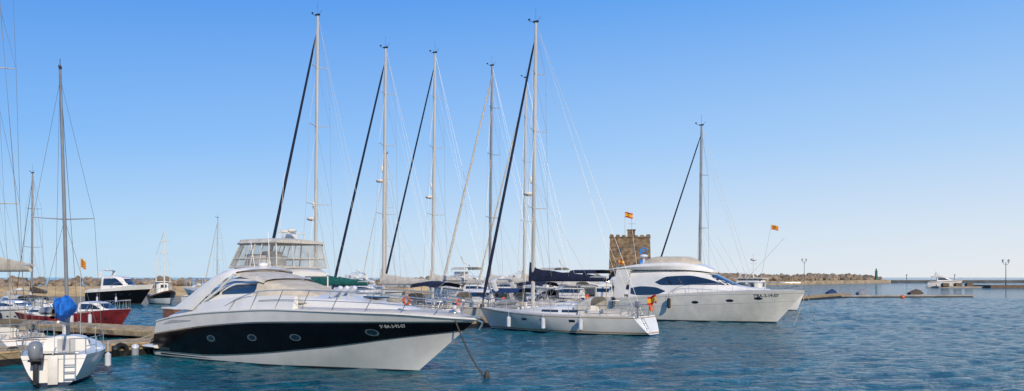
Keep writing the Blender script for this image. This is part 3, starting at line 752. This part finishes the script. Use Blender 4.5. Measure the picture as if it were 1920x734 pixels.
        part('bridge_console',MB().box((x1-1.2,.3,zl+.4),(.6,1.6,.8)),SEAT,e,bevel=.06); part('helm_seat',MB().box((x1-2.4,.3,zl+.5),(.5,1.2,.9)),SEAT,e,bevel=.08)
    if arch:
        rings=[]
        for sd,k in((-1,0),(-1,1),(-.7,1.25),(.7,1.25),(1,1),(1,0)):
            x=.2*L+.4*s*k; z=ztop-.1+(.9*s)*k if not fly else ztop-.3+.9*s*k
            y=sd*.38*B; rings.append([(x,y,z),(x+.25,y*.97,z+.06),(x+.5,y,z),(x+.25,y*1.03,z-.06)])
        part('radar_arch',MB().loft(rings),WHITE,e,ang=50)
        part('radar_dome',MB().ell((.2*L+.7*s,0,ztop+1.1*s),(.28,.28,.14)),WHITE2,e); part('antenna',MB().tube([(.2*L+.5*s,.8,ztop+.8*s),(.2*L+.2*s,.85,ztop+3*s)],.013,4),WHITE2,e)
    if canopy:
        rings=[]; zc=zf+1.25*s if not fly else ztop+1.1*s
        for i in range(6):
            x=(.02+.26*i/5)*L+(0 if not fly else .12*L); rings.append([(x,.4*B*math.cos(a),zc-.3+.36*math.sin(a)**.5) for a in [math.pi*k/10 for k in range(11)]])
        cn=part('canopy',MB().loft(rings,closed=False,cap=False),canopy,e,ang=60)
        for sd in(-1,1):
            mb=MB()
            for i in(0,5): x=(.02+.26*i/5)*L+(0 if not fly else .12*L); mb.tube([(x,sd*.4*B,zc-.3),(.15*L+(0 if not fly else .12*L),sd*.43*B,zf if not fly else zt+.2)],.018,5)
            part('canopy_frame',mb,STEEL,cn)
    if rail:
        mb=MB()
        for sd in(-1,1):
            pts=[]
            for i in range(15):
                t=.42+i*.555/14; p=H.edge(t,sd,.1); q=p+Vector((.05,0,.6*min(1,i/2+.2))); pts.append(q)
                if i%2==1: mb.tube([p,q],.014,4)
            mb.tube(pts,.02,5)
        part('bow_rail',mb,STEEL,e)
    for x in(.25,.55): fender_at(H.edge(H.t_at(x*L),-1,-.14),.25,.95,.12,RUBBER if hullm is WHITE else FENDER,e)
    part('swim_platform',MB().box((-.3,0,.35*s),(.8,.8*B,.1)),TEAK,e,bevel=.02)
    return e

ST=sailboat(W(12.7,22.3),RM,12.7,3.95,19.6,'white cruising sailboat with navy sail cover moored bow to pier',cover=NAVYC,furl=NAVYC,bimini=None,hood=WHITEC,boomz=3.35,flagk='es',radar=.40,extras=('motor','buoy'),fr=.11,mastx=.665,boomend=.25)
grp='sailboats moored along the pier'
def west(b,mh,label,**k): return sailboat(W(-3.2,b),RM,12.8,3.9,mh,label,group=grp,**k)
west(17.2,21.2,'tall white sailboat with green sail cover moored at the pier',cover=GREENC,furl=NAVYC,radar=.30,hood=NAVYC,fr=.12,extras=('motor','dinghy'))
west(24.0,20.5,'white sailboat with pale sail cover and mast radar at the pier',cover=WHITEC,furl=NAVYC,radar=.48,bimini=NAVYC,fr=.11,extras=('arch','buoy'))
west(29.8,21.4,'white sailboat with blue bimini and mast radar at the pier',cover=WHITEC,furl=NAVYC,radar=.42,hood=WHITEC,fr=.09,extras=('buoy','dinghy','motor'))
west(37.7,22.0,'white sailboat with grey mast and white furled sail',cover=WHITEC,furl=WHITEC,mastm=ALUD,bimini=NAVYC,fr=.12,extras=('arch','motor'))
west(43.2,22.0,'white sailboat with navy canopy and cream furled sail',cover=CREAMC,furl=CREAMC,hood=NAVYC,bimini=WHITEC,extras=('buoy',))
sailboat(W(12.0,46.2),RM,11.2,3.6,16.4,'sailboat with dark mast moored beyond the white yacht',cover=NAVYC,furl=NAVYC,mastm=ALUD,detail=1)
sailboat(at(787,100),RM,10,3.3,18.3,'distant white sailboat with slim mast',cover=WHITEC,furl=WHITEC,detail=1,fr=.06)
sailboat(W(-3,-5),RM,9.0,3.1,20,'sailboat with beige boom cover moored at the near pier',cover=CREAMC,furl=WHITEC,boomz=3.85,boomend=.03,mastx=.46,spr=[.30,.62,.84])
sailboat(at(100,88),RM,8,2.8,14.4,'distant sailboat with slender dark mast',cover=BROWNC,furl=BROWNC,mastm=ALUD,detail=1,fr=.04)

motorboat(W(-2.6,10.9),RM,13,4.5,'white flybridge motor yacht with clear plastic bridge enclosure',fly=True,enclosure=True,name='flybridge_yacht',high=1.3)
motorboat(W(-3.3,33.7),RM,10.5,3.4,'white motor cruiser with blue canopy at the pier',canopy=BLUEC,arch=True)
motorboat(W(-3.3,49),RM,11,3.8,'white flybridge motor cruiser at the pier',fly=True,arch=True,canopy=NAVYC)
motorboat(W(-3.3,55),RM,11,3.8,'white motor cruiser with navy canopy at the pier',canopy=NAVYC,arch=True)
motorboat(W(-3.3,62),RM,12,4,'white flybridge motor cruiser with blue canopy',fly=True,canopy=BLUEC)
motorboat(W(-3.3,72),RM,12,4,'white motor cruiser with radar arch',arch=True)
motorboat(W(.3,29.5),RU,6.6,2.5,'small white motorboat with cream canopy beside the sailboat',canopy=WHITEC,rail=True,high=1.1)
motorboat(W(.3,52.5),RU,8,3,'small white motorboat moored behind the yacht',canopy=BLUEC)
# farther row of moored boats
fg='boats moored in the far row'
for px,D,kind in ((640,98,1),(705,104,0),(850,106,1),(905,112,2),(1010,112,0),(1070,118,2),(1125,116,1),(1255,128,0),(1330,132,2)):
    p=at(px,D)
    if kind==0: motorboat(p,RM+.1,10.5,3.6,'white flybridge cruiser moored in the far row',fly=True,high=1.25,arch=True,group=fg)
    elif kind==1: motorboat(p,RU,9.5,3.3,'white cruiser with navy canopy in the far row',canopy=NAVYC,high=1.3,arch=True,group=fg)
    else: motorboat(p,RM-.2,11.5,3.9,'tall white motor yacht with cream canopy in the far row',fly=True,canopy=WHITEC,high=1.3,group=fg)

# ------------------------------------------------------------------ WHITE MOTOR YACHT
def white_yacht():
    e=thing('white_motor_yacht',W(.96,39.8),RU,'white flybridge motor yacht with long tinted windows','yacht')
    H=Hull(4.4,[(0,1.6),(.2,1.9),(.5,2.2),(.8,2.38),(1,2.45)],[(0,-.5),(.6,-.6),(1,-.4)],[(0,.9),(.3,1),(.55,.99),(.75,.84),(.9,.48),(1,0)],
       lambda z:13.5+.9*z,lambda z:.1*z,[(0,.16),(.5,.2),(.75,.45),(1,.9)])
    hull=H.build([(-.02,2),(.10,2),([(0,.9),(.5,1.25),(1,1.62)],0),([(0,.93),(.5,1.28),(1,1.65)],1),([(0,1.42),(.5,2.0),(1,2.2)],0),([(0,1.46),(.5,2.04),(1,2.24)],1),(None,0)],[WHITE2,GREYW,ANTI],e,nt=44,sub=2)
    HB=bvh_of(hull); H.deck(e,[DECK],cock=(.02,.16,.75,1.0,.1),camber=.1)
    cb=cabin('deckhouse',[(2.4,2.0,1.75,1.75,3.95),(4.5,2.0,1.75,1.9,4.0),(6.5,1.95,1.6,2.0,3.95),(8.3,1.8,1.25,2.1,3.72),(9.6,1.6,1.0,2.15,3.2),(10.8,1.3,.75,2.2,2.72),(13,.7,.3,2.3,2.5)],WHITE,e,rr=.3,cam=.08)
    C=bvh_of(cb)
    for sd in(-1,1):
        patch('side_window',C,4.6,9.9,[(4.6,3.0),(5.2,2.78),(7.5,2.8),(9.9,2.82)],[(4.6,3.02),(5.6,3.45),(7.2,3.52),(8.5,3.3),(9.9,2.86)],sd,GLASS,e,nx=24)
        patch('aft_window',C,2.55,5.5,[(2.55,2.1),(3.2,1.98),(4.8,2.05),(5.5,2.3)],[(2.55,2.55),(3.5,2.68),(4.6,2.62),(5.5,2.34)],sd,GLASS,e,nx=18)
        for x,z in((8.0,1.62),(10.6,1.78),(12.6,1.95)): oval('porthole',HB,x,z-.12,.28,.1,sd,GLASS,e)
        text_on(HB,'7ªBA-3-19-07',12.3 if sd<0 else 14.4,1.92,.22,sd,BLACK,e,slope=.02)
    patchx('windscreen',C,-1.0,1.0,2.8,3.62,1,GLASS,e,off=.03)
    cabin('flybridge',[(.4,1.7,1.9,3.92,4.02),(1.6,1.85,2.0,3.98,4.2),(3.2,1.85,2.0,3.98,4.42),(6,1.7,1.75,3.98,4.55),(7.8,1.2,1.1,3.9,4.35),(8.8,.7,.5,3.75,3.95)],WHITE,e,rr=.4)
    cabin('flybridge_cover',[(3.4,1.5,1.2,4.3,4.72),(4.2,1.5,1.3,4.3,4.98),(6.6,1.4,1.15,4.3,4.95),(7.4,1.1,.9,4.3,4.6)],CREAMC,e,rr=.4)
    for sd in(-1,1): part('wing_bulkhead',MB().prism([(1.0,1.7),(1.9,1.8),(2.5,4.0),(1.3,4.0)],sd*1.86,sd*1.94),WHITE,e)
    mb=MB()
    rt=tab([(6,2.3),(7,2.75),(10,2.95),(15.2,3.0)])
    for sd in(-1,1):
        pts=[]
        for i in range(26):
            x=6+i*9.3/25; p=H.edge(H.t_at(x),sd,.12); q=Vector((x,p.y,max(rt(x),p.z+.05))); pts.append(q)
            if i%3==1: mb.tube([p,q],.014,4)
        mb.tube(pts,.02,5)
    part('bow_rail',mb,STEEL,e)
    part('cockpit_seat',MB().box((.8,0,1.4),(.7,2.6,.8)),SEAT,e,bevel=.06)
    part('swim_platform',MB().box((-.45,0,.5),(1.1,3.8,.12)),TEAK,e,bevel=.03)
    for x in(1.2,6.0): fender_at(H.edge(H.t_at(x),-1,-.17),1.0,1.8,.14,RUBBER,e)
    part('anchor',MB().tube([(14.9,0,2.45),(15.7,0,2.4),(15.9,0,2.0)],.06,6),STEEL,e)
    part('radar_dome',MB().ell((2.8,0,5.1),(.35,.35,.15)).box((2.8,0,4.75),(.12,.12,.6)),WHITE,e); part('antenna',MB().tube([(2.6,-.9,4.3),(2.2,-.9,7.2)],.012,4),WHITE,e)
    return e
WY=white_yacht()
for (pa,px,D) in (((15.8,0,2.0),1535,57),((15.6,0,2.1),1487,60)):
    a=WY.matrix_basis@Vector(pa); b=at(px,D,-.05); mb=MB(); mb.tube([a,a.lerp(b,.5)-Vector((0,0,.15)),b],.022,5)
    tag(part('mooring_rope',mb,ROPE),'pale mooring rope from yacht bow to water','rope','mooring ropes of the white yacht')

# ------------------------------------------------------------------ small sailboat with outboard
def small_boat():
    d=Vector((-.35,.94,0)).normalized(); rz=math.atan2(d.y,d.x)
    e=thing('small_sailboat',(-14.35,26.7,0),rz,'small white sailboat with outboard motor and blue bundled sail','sailboat')
    L,B=6.4,2.5
    H=Hull(B,[(0,.95),(.4,.92),(1,1.15)],[(0,-.1),(.4,-.3),(1,-.2)],[(0,.74),(.25,.94),(.45,1),(.7,.78),(.88,.4),(1,0)],lambda z:L-.5*(1.15-z),lambda z:.12*z,[(0,.35),(.4,.32),(1,.85)])
    hull=H.build([(.0,1),(.10,1),([(0,.8),(1,1.0)],0),([(0,.83),(1,1.03)],2),(None,0)],[WHITE,NAVYG,GREYW],e,nt=30,sub=3)
    H.deck(e,[WHITE],cock=(.04,.46,.62,.38,.07),nt=36,camber=.08)
    for s in(-1,1): part('cockpit_bench',MB().box((1.7,s*.62,.56),(2.2,.35,.32)),WHITE,e,bevel=.05)
    part('cockpit_bench',MB().box((.55,0,.56),(.35,1.4,.34)),WHITE,e,bevel=.05)
    cb=cabin('cabin',[(2.9,.82,.7,.85,1.32),(3.6,.8,.66,.88,1.34),(4.5,.6,.45,.95,1.25),(5.2,.35,.2,1.0,1.1)],WHITE,e,rr=.5,cam=.08)
    C=bvh_of(cb)
    for s in(-1,1): patch('cabin_window',C,3.1,4.2,1.08,1.2,s,GLASS,cb,nx=8,nz=2)
    part('companionway_hatch',MB().box((2.885,0,1.05),(.03,.55,.45)),GREYW,cb)
    ob=part('outboard_motor',MB().loft([[(-.28+r*1.25*math.cos(a)*.9-.02,.45+r*math.sin(a)*.8,z) for a in [2*math.pi*k/14 for k in range(14)]] for z,r in ((.84,.12),(.87,.2),(1.0,.25),(1.2,.26),(1.36,.22),(1.42,.12))]),OUTB,e,ang=60)
    mb=MB(); mb.box((-.26,.45,.45),(.2,.13,.85)); mb.box((-.08,.45,.8),(.3,.28,.25)); mb.box((-.28,.45,.12),(.4,.1,.05)); mb.tube([(-.1,.45,.95),(.5,.4,1.1)],.03,6); mb.box((-.3,.45,.84),(.5,.36,.06))
    part('outboard_leg',mb,RUBBER,ob,bevel=.02)
    mb=MB()
    for y in(-.62,-.3): mb.tube([(-.1,y,.15),(-.02,y,.8),(.02,y,1.0)],.018,6)
    for z in(.2,.42,.64): mb.tube([(-.08,-.62,z),(-.08,-.3,z)],.02,6)
    part('boarding_ladder',mb,STEEL,e)
    mb=MB(); mb.box((-.12,0,.5),(.05,.28,.9)); mb.tube([(-.12,0,1.0),(.9,.05,1.12)],.025,6); part('rudder_tiller',mb,WHITE2,e,bevel=.01)
    mb=MB()
    for s in(-1,1):
        a=H.edge(.02,s,.06); b=H.edge(.2,s,.06)
        mb.tube([a,a+Vector((0,0,.5)),b+Vector((0,0,.5)),b],.018,6); mb.tube([a+Vector((0,0,.5)),a+Vector((0,-s*.45,.5)),a+Vector((0,-s*.45,0))],.018,6); mb.tube([a+Vector((0,0,.25)),b+Vector((0,0,.25))],.012,5)
        top=[]
        for t in(.2,.4,.6,.8,.95):
            p=H.edge(t,s,.06); mb.tube([p,p+Vector((0,0,.5))],.012,5); top.append(p+Vector((0,0,.5)))
        mb.tube(top,.006,4)
    mb.tube([H.edge(.95,-1,.06,.5),(6.4,0,1.7),H.edge(.95,1,.06,.5)],.018,6)
    part('guard_rail',mb,STEEL,e)
    mx=3.3; foot=Vector((mx,0,1.3)); top=Vector((mx-.05,.24,10.65))
    mast=part('mast',MB().tube([foot,foot.lerp(top,.5),top],[.085,.08,.055],10,flat=.75),ALUD,e)
    mb=MB(); wr=MB(); sp=foot.lerp(top,.44)
    for s in(-1,1):
        tp=sp+Vector((-.12,s*.95,.04)); mb.tube([sp,tp],[.025,.015],6); base=Vector((mx-.1,s*1.1,1.0)); wr.tube([base,tp],.006,4); wr.tube([tp,foot.lerp(top,.96)],.006,4); wr.tube([base,sp],.006,4)
    wr.tube([top,(.2,0,.95)],.006,4); wr.tube([foot.lerp(top,.96),(6.35,0,1.2)],.008,4)
    part('spreader',mb,ALUD,mast); part('standing_rigging',wr,WIRE,e)
    mb=MB(); mb.box((mx-.05,.24,10.7),(.3,.08,.08)); mb.tube([(mx-.05,.24,10.7),(mx-.05,.24,11)],.01,4); part('masthead_instrument',mb,RUBBER,mast)
    boom=part('boom',MB().tube([(mx-.1,0,1.75),(1.0,.0,1.95)],.045,8),ALU,e)
    rings=[]
    rr=[.04,.13,.2,.26,.24,.3,.28,.18,.05]
    for i,r in enumerate(rr):
        u=i/8; x=mx+.1-u*1.7; zc=2.05+.28*math.sin(u*3.0)+.1*u
        rings.append([(x+.05*math.sin(3*a+i),r*1.1*math.cos(a)*(1+.25*math.sin(3*a+i)),zc+r*1.25*math.sin(a)*(1+.28*math.cos(4*a+2*i))) for a in [2*math.pi*k/18 for k in range(18)]])
    part('sail_bundle',MB().loft(rings),BRBLUE,boom,ang=30)
    for (x,y,z,r) in ((1.2,.1,.85,.16),(2.2,-.5,.85,.12),(1.9,.5,.82,.1)): part('coiled_rope',MB().torus((x,y,z-.02),r,.035,'z'),ROPE,e)
    fender_at(H.edge(.35,-1,-.13),.3,.82,.1,FENDER,e)
    return e
SB=small_boat()
for pa,pb in (((6.2,.0,1.15),W(-.8,-5.5,.6)),((5.2,.7,1.1),W(-.8,-8,.6))):
    a=SB.matrix_basis@Vector(pa); mb=MB(); mb.tube([a,a.lerp(pb,.5)-Vector((0,0,.12)),pb],.015,5); tag(part('mooring_rope',mb,ROPE),'pale rope tying the small sailboat to pier','rope','mooring ropes of the small sailboat')

# ------------------------------------------------------------------ left background boats
motorboat(at(135,59),RU+.25,5.2,2.2,'small boat with dark red hull and white cabin',hullm=REDG,stripem=REDG,high=1.5,low=.9,cabh=1.6)
motorboat(at(118,58),RM+.25,4.4,2.1,'low red-hulled open boat with grey canopy',hullm=REDG,stripem=REDG,high=1.5,low=.9,canopy=GREYC)
motorboat(at(172,110),RU+.35,9.2,3.3,'cabin cruiser with black hull and tall white wheelhouse',hullm=BLACK,stripem=WHITE,high=1.65,low=.72,arch=True,cabh=2.0)
motorboat(at(352,106),RU+.2,7.0,2.8,'small white motorboat beside the quay',high=1.3,arch=True)
motorboat(at(385,112),RU+.1,8,3,'white motorboat with blue canopy beside the quay',canopy=BLUEC,high=1.2)
motorboat(at(-10,62),RU,6.5,2.4,'white motorboat moored behind the near sailboat',canopy=WHITEC,high=1.3)
motorboat(at(55,75),RM,6.5,2.4,'white motorboat with canopy near the finger pier',canopy=WHITEC,high=1.3,arch=True)
def workboat(P,rz,L,B,label,hullm=WHITE,masts=True,ring=False):
    e=thing('fishing_boat',P,rz,label,'fishing boat'); s=L/9
    H=Hull(B,[(0,1.3*s),(.45,1.15*s),(1,2.0*s)],[(0,-.4),(1,-.3)],[(0,.75),(.3,.98),(.6,.95),(.85,.55),(1,0)],lambda z:L-.4*(2*s-z),lambda z:-.1*z,[(0,.3),(.5,.25),(1,.7)])
    hull=H.build([(0,2),(.1,2),([(0,.55*s),(1,.9*s)],0),([(0,1.15*s),(.45,1.0*s),(1,1.8*s)],1),(None,3)],[WHITE,hullm,ANTI,BROWNB],e,nt=26,sub=2)
    H.deck(e,[DECK],nt=24)
    wh=cabin('wheelhouse',[(.3*L,.28*B,.27*B,1.1*s,3.0*s),(.52*L,.28*B,.27*B,1.1*s,3.0*s),(.56*L,.2*B,.18*B,1.1*s,2.9*s)],WHITE,e,rr=.12); C=bvh_of(wh)
    for sd in(-1,1):
        for k in range(2): patch('wheelhouse_window',C,(.32+.1*k)*L,(.39+.1*k)*L,2.2*s,2.7*s,sd,GLASS,wh,nx=3,nz=2)
    patchx('wheelhouse_window',C,-.2*B,.2*B,2.25*s,2.7*s,1,GLASS,wh,ny=4)
    part('wheelhouse_roof',MB().box((.43*L,0,3.08*s),(.32*L,.66*B,.08)),WHITE2,e,bevel=.02)
    if masts:
        mb=MB(); mb.tube([(.6*L,0,1.2*s),(.6*L,0,9.5)],[.09,.05],6); mb.tube([(.6*L,-.7,8),(.6*L,.7,8)],.04,5); mb.tube([(.6*L,-.5,6.5),(.6*L,.5,6.5)],.04,5); mb.tube([(.1*L,0,6.3),(.6*L,0,9.3),(L-.2,0,2*s)],.018,4)
        for sd in(-1,1): mb.tube([(.5*L,sd*.42*B,1.2*s),(.6*L,0,9)],.018,4)
        part('mast',mb,WHITE2,e)
        mb=MB(); mb.tube([(.1*L,0,1.2*s),(.1*L,0,6.5)],[.07,.04],6)
        for sd in(-1,1): mb.tube([(.4*L,sd*.42*B,1.2*s),(.1*L,0,6)],.018,4)
        part('mast',mb,WHITE2,e)
    else:
        mb=MB(); mb.tube([(.45*L,0,3.1*s),(.45*L,0,5.4*s)],.05,6)
        for z in(3.9,4.5): mb.tube([(.45*L,-.9,z*s),(.45*L,.9,z*s)],.03,5)
        mb.ell((.45*L,0,4.9*s),(.35,.35,.15)); part('mast',mb,WHITE2,e)
        mb=MB(); mb.tube([(.2*L,-.9,1.3*s),(.35*L,-.9,3.6*s),(.35*L,.9,3.6*s),(.2*L,.9,1.3*s)],.04,6); part('gantry',mb,WHITE2,e)
        for sd,xx in((-1,.1),(1,.75)): part('outrigger_pole',MB().tube([(.35*L,sd*.9,3.1*s),(xx*L,sd*1.1,7.0*s)],.025,5),WHITE2,e)
    mb=MB()
    for sd in(-1,1):
        pts=[H.edge(.55+i*.045,sd,.06,.5) for i in range(10)]; mb.tube(pts,.02,4)
        for i in range(0,10,2): mb.tube([H.edge(.55+i*.045,sd,.06),pts[i]],.015,4)
    part('guard_rail',mb,STEEL,e)
    if ring: part('lifebuoy',MB().torus((.3*L,-.3*B-.06,2.2*s),.33,.09,'y'),ORANGE,e)
    return e
workboat(at(290,112),RU-.35,8.2,2.9,'wooden fishing boat with dark hull and two masts',hullm=BLACK)
workboat(W(.5,64),RU,9.6,3.3,'white fishing boat with gantry and orange lifebuoy',masts=False,ring=True)
motorboat(at(1738,276),RU+.2,10.5,3.8,'distant white flybridge motor yacht near the mole',fly=True,high=1.5,arch=True,cabh=1.5)
sailboat(at(440,150),RM,9,3,14,'distant sailboat moored near the breakwater',cover=WHITEC,furl=WHITEC,detail=1)

def flag_thing(p,h,size,kind,label,tilt=(0,0)):
    e=thing('flag_staff',p,0,label,'flag'); flag(e,(0,0,0),(tilt[0],tilt[1],h),size,kind); return e

# ------------------------------------------------------------------ tower
def tower():
    e=thing('stone_tower',(28.2,204,1.0),math.radians(-8),'square brown stone harbour tower with ragged parapet and flags','tower')
    w=9.4; h=11.6
    mb=MB(); mb.loft([[(sx*w/2*k,sy*w/2*k,z) for sx,sy in((-1,-1),(1,-1),(1,1),(-1,1))] for z,k in((0,1.06),(h,.99))])
    part('tower_wall',mb,BRICK,e)
    mb=MB()
    mb.loft([[(sx*w/2*k,sy*w/2*k,z) for sx,sy in((-1,-1),(1,-1),(1,1),(-1,1))] for z,k in((h+.002,1.02),(h+.3,1.02))])
    n=7
    for i in range(n):
        u=-w/2+.5+i*(w-1)/(n-1)
        for s in(-1,1):
            hh=.42+random.uniform(-.15,.15)
            mb.box((u,s*(w/2-.2),h+.3+hh/2),(.85,.5,hh)); 
            if 0<i<n-1: mb.box((s*(w/2-.2),u,h+.3+hh/2),(.5,.85,hh))
    part('parapet',mb,BRICK,e,bevel=.04)
    mb=MB(); mb.box((.3,.8,h+1.0),(1.8,1.8,2.0)); mb.box((.3,.8,h+2.1),(2.1,2.1,.25)); part('stair_turret',mb,BRICK,e)
    for x,z,ww,hh in((-2.3,8.6,.7,1.1),(1.2,9,.5,.9),(-2.4,4.6,.7,1.1),(2.3,5.2,.6,1)):
        y=-w/2*(1.06-.07*z/h)-.01
        wi=part('window',MB().box((x,y,z),(ww,.06,hh)),GLASS,e); part('sill',MB().box((x,y-.06,z-hh/2-.1),(ww+.3,.2,.14)),CONC,wi)
    y=-w/2*1.01-.06; mb=MB(); n=24; R0,R1,a0,a1=.62,.95,.3,5.6; vs=[]
    for i in range(n+1):
        a=a0+(a1-a0)*i/n; vs+=[(3.2+R0*math.cos(a),y,8.4+R0*math.sin(a)),(3.2+R1*math.cos(a),y,8.4+R1*math.sin(a))]
    mb.add(vs,[(2*i,2*i+1,2*i+3,2*i+2) for i in range(n)])
    mb.box((3.2,y,8.4),(.9,.03,.3)); mb.box((3.2,y,7.1),(1.8,.03,.25)); part('harbour_emblem',mb,PAINTB,e)
    flag(e,(-1.2,0,h),(-1.2,0,h+6.4),(2.2,1.3),'es',bw=.06); flag(e,(-2.6,-w/2-.3,4.9),(-2.6,-w/2-1.4,6.6),(1.6,1.0),'es',bw=.04)
    mb=MB(); mb.tube([(.4,.8,h+2.2),(.4,.8,h+6.0)],.05,5); mb.tube([(-.4,.8,h+3.6),(1.2,.8,h+3.6)],.03,5); part('antenna',mb,STEEL,e)
    return e
tower()
e=thing('quayside_kiosk',(31,196,1.75),0,'low quayside building with blue curved awning by the tower','building')
mb=MB(); mb.box((0,1,1.5),(14,5,3)); mb.box((0,1,3.1),(14.6,5.6,.25)); part('wall',mb,[mat('render_wall',(.55,.45,.32),.8,var=.12)],e)
rings=[[(x,-1.6-1.3*math.sin(a),4.6+1.0*math.cos(a)) for a in [math.pi*k/12 for k in range(7)]] for x in(-2,0,2,5)]
part('awning',MB().loft(rings,closed=False,cap=False),PAINTB,e)
for x in(-5,-3,-1,1,3,5): part('window',MB().box((x,-1.52,1.5),(1.1,.06,1.6)),GLASS,e)

def lamp(p,h,n,label):
    e=thing('street_lamp',p,0,label,'street lamp')
    mb=MB(); mb.tube([(0,0,0),(0,0,.6),(0,0,.7),(0,0,h*.9)],[.22,.2,.12,.09],8)
    for k in range(n):
        x=(k-(n-1)/2)*1.8; 
        if x: mb.tube([(0,0,h*.82),(x*.6,0,h*.80),(x,0,h*.88)],.06,6)
    part('post',mb,IRON,e)
    for k in range(n):
        y=(k-(n-1)/2)*1.8; mb=MB(); mb.tube([(y,0,h*.88),(y,0,h*.9),(y,0,h*.97)],[.12,.3,.38],8); lh=part('lantern',mb,LAMPG,e)
        part('lamp_cap',MB().tube([(y,0,h*.971),(y,0,h)],[.45,.08],8),IRON,lh)
lamp(at(1886,266,.9),8.0,2,'black iron double lantern street lamp on the landing stage')
lamp(at(1508,388,1.8),10,2,'black double lantern street lamp on the quay')
e=thing('harbour_beacon',at(1643,492,1.7),0,'small dark green harbour entrance beacon on the mole','lighthouse')
part('beacon_tower',MB().tube([(0,0,0),(0,0,1),(0,0,1.05),(0,0,5)],[1.3,1.2,.8,.65],10),GREENP,e); part('gallery',MB().tube([(0,0,5),(0,0,5.15),(0,0,5.16),(0,0,6.2),(0,0,6.8)],[1.0,1.0,.45,.45,.08],10),GREENP,e)
for px in (1700,1790):
    e=thing('navigation_post',at(px,535,1.5),0,'small navigation light post on the outer mole','navigation light','posts on the mole'); part('post',MB().tube([(0,0,0),(0,0,3)],.2,6),IRON,e); part('light',MB().tube([(0,0,3),(0,0,3.6)],.4,8),GREENP,e)
e=thing('flag_staff',W(-2.0,86,.5),0,'long slanting cane with small red and yellow flag','flag'); flag(e,(0,0,0),(1.9,0,9.7),(1.0,.6),'cat',bw=.03)
flag_thing(W(-4,1,0)+Vector((-5,3,.0)),4.4,(.35,.45),'cat','small red and yellow striped flag on a staff')
for px,D in((1692,140),(1575,158)):
    mb=MB(); mb.ell((0,0,.15),(.35,.35,.32)); ob=part('mooring_buoy',mb,ORANGE); ob.location=at(px,D); tag(ob,'small orange mooring buoy floating on the water','buoy','mooring buoys')

# ------------------------------------------------------------------ camera, light, sky
cam=bpy.data.cameras.new('camera'); co=bpy.data.objects.new('camera',cam); COL.objects.link(co)
co.location=(0,0,3.4); co.rotation_euler=(math.radians(90),0,0); cam.lens=30; cam.sensor_width=36; cam.shift_y=.0797; cam.clip_end=20000; cam.clip_start=.1
scene.camera=co
sd=Vector((.36,-.86,0)).normalized(); el=math.radians(29); dirv=Vector((sd.x*math.cos(el),sd.y*math.cos(el),math.sin(el)))
sun=bpy.data.lights.new('sun','SUN'); sun.energy=3.8; sun.angle=math.radians(.5); sun.color=(1,.88,.72)
so=bpy.data.objects.new('sun',sun); COL.objects.link(so); so.rotation_euler=(-dirv).to_track_quat('-Z','Y').to_euler()
w=bpy.data.worlds.new('World'); scene.world=w; w.use_nodes=True; nt=w.node_tree; n=nt.nodes; l=nt.links
sk=n.new('ShaderNodeTexSky'); sk.sky_type='NISHITA'; sk.sun_disc=False; sk.sun_elevation=el; sk.sun_rotation=math.atan2(sd.x,sd.y)
sk.air_density=1.0; sk.dust_density=.4; sk.ozone_density=2.0
tc=n.new('ShaderNodeTexCoord'); sx=n.new('ShaderNodeSeparateXYZ'); l.new(tc.outputs['Generated'],sx.inputs[0])
def ramp(src,els):
    r=n.new('ShaderNodeValToRGB'); cr=r.color_ramp
    while len(cr.elements)<len(els): cr.elements.new(.5)
    for e_,(p,c) in zip(cr.elements,els): e_.position=p; e_.color=(*c,1)
    l.new(src,r.inputs[0]); return r
A=ramp(sx.outputs['Z'],[(0,(.50,.70,.88)),(.05,(.43,.66,.91)),(.15,(.22,.49,.93)),(.31,(.075,.30,.83)),(.8,(.03,.14,.48))])
Bq=ramp(sx.outputs['Z'],[(0,(.82,.84,.87)),(.05,(.70,.79,.90)),(.15,(.43,.65,.94)),(.31,(.15,.42,.92)),(.8,(.05,.18,.55))])
mr=n.new('ShaderNodeMapRange'); mr.inputs['From Min'].default_value=-.5; mr.inputs['From Max'].default_value=.55; l.new(sx.outputs['X'],mr.inputs['Value'])
mx=n.new('ShaderNodeMix'); mx.data_type='RGBA'; l.new(mr.outputs[0],mx.inputs[0]); l.new(A.outputs[0],mx.inputs[6]); l.new(Bq.outputs[0],mx.inputs[7])
vm=n.new('ShaderNodeVectorMath'); vm.operation='SCALE'; vm.inputs['Scale'].default_value=1/.12; l.new(mx.outputs[2],vm.inputs[0])
m2=n.new('ShaderNodeMix'); m2.data_type='RGBA'; m2.inputs[0].default_value=.94; l.new(sk.outputs[0],m2.inputs[6]); l.new(vm.outputs[0],m2.inputs[7])
bg=n['Background']; bg.inputs['Strength'].default_value=.12; l.new(m2.outputs[2],bg.inputs['Color'])
scene.view_settings.view_transform='Standard'; scene.view_settings.look='None'; scene.view_settings.exposure=0
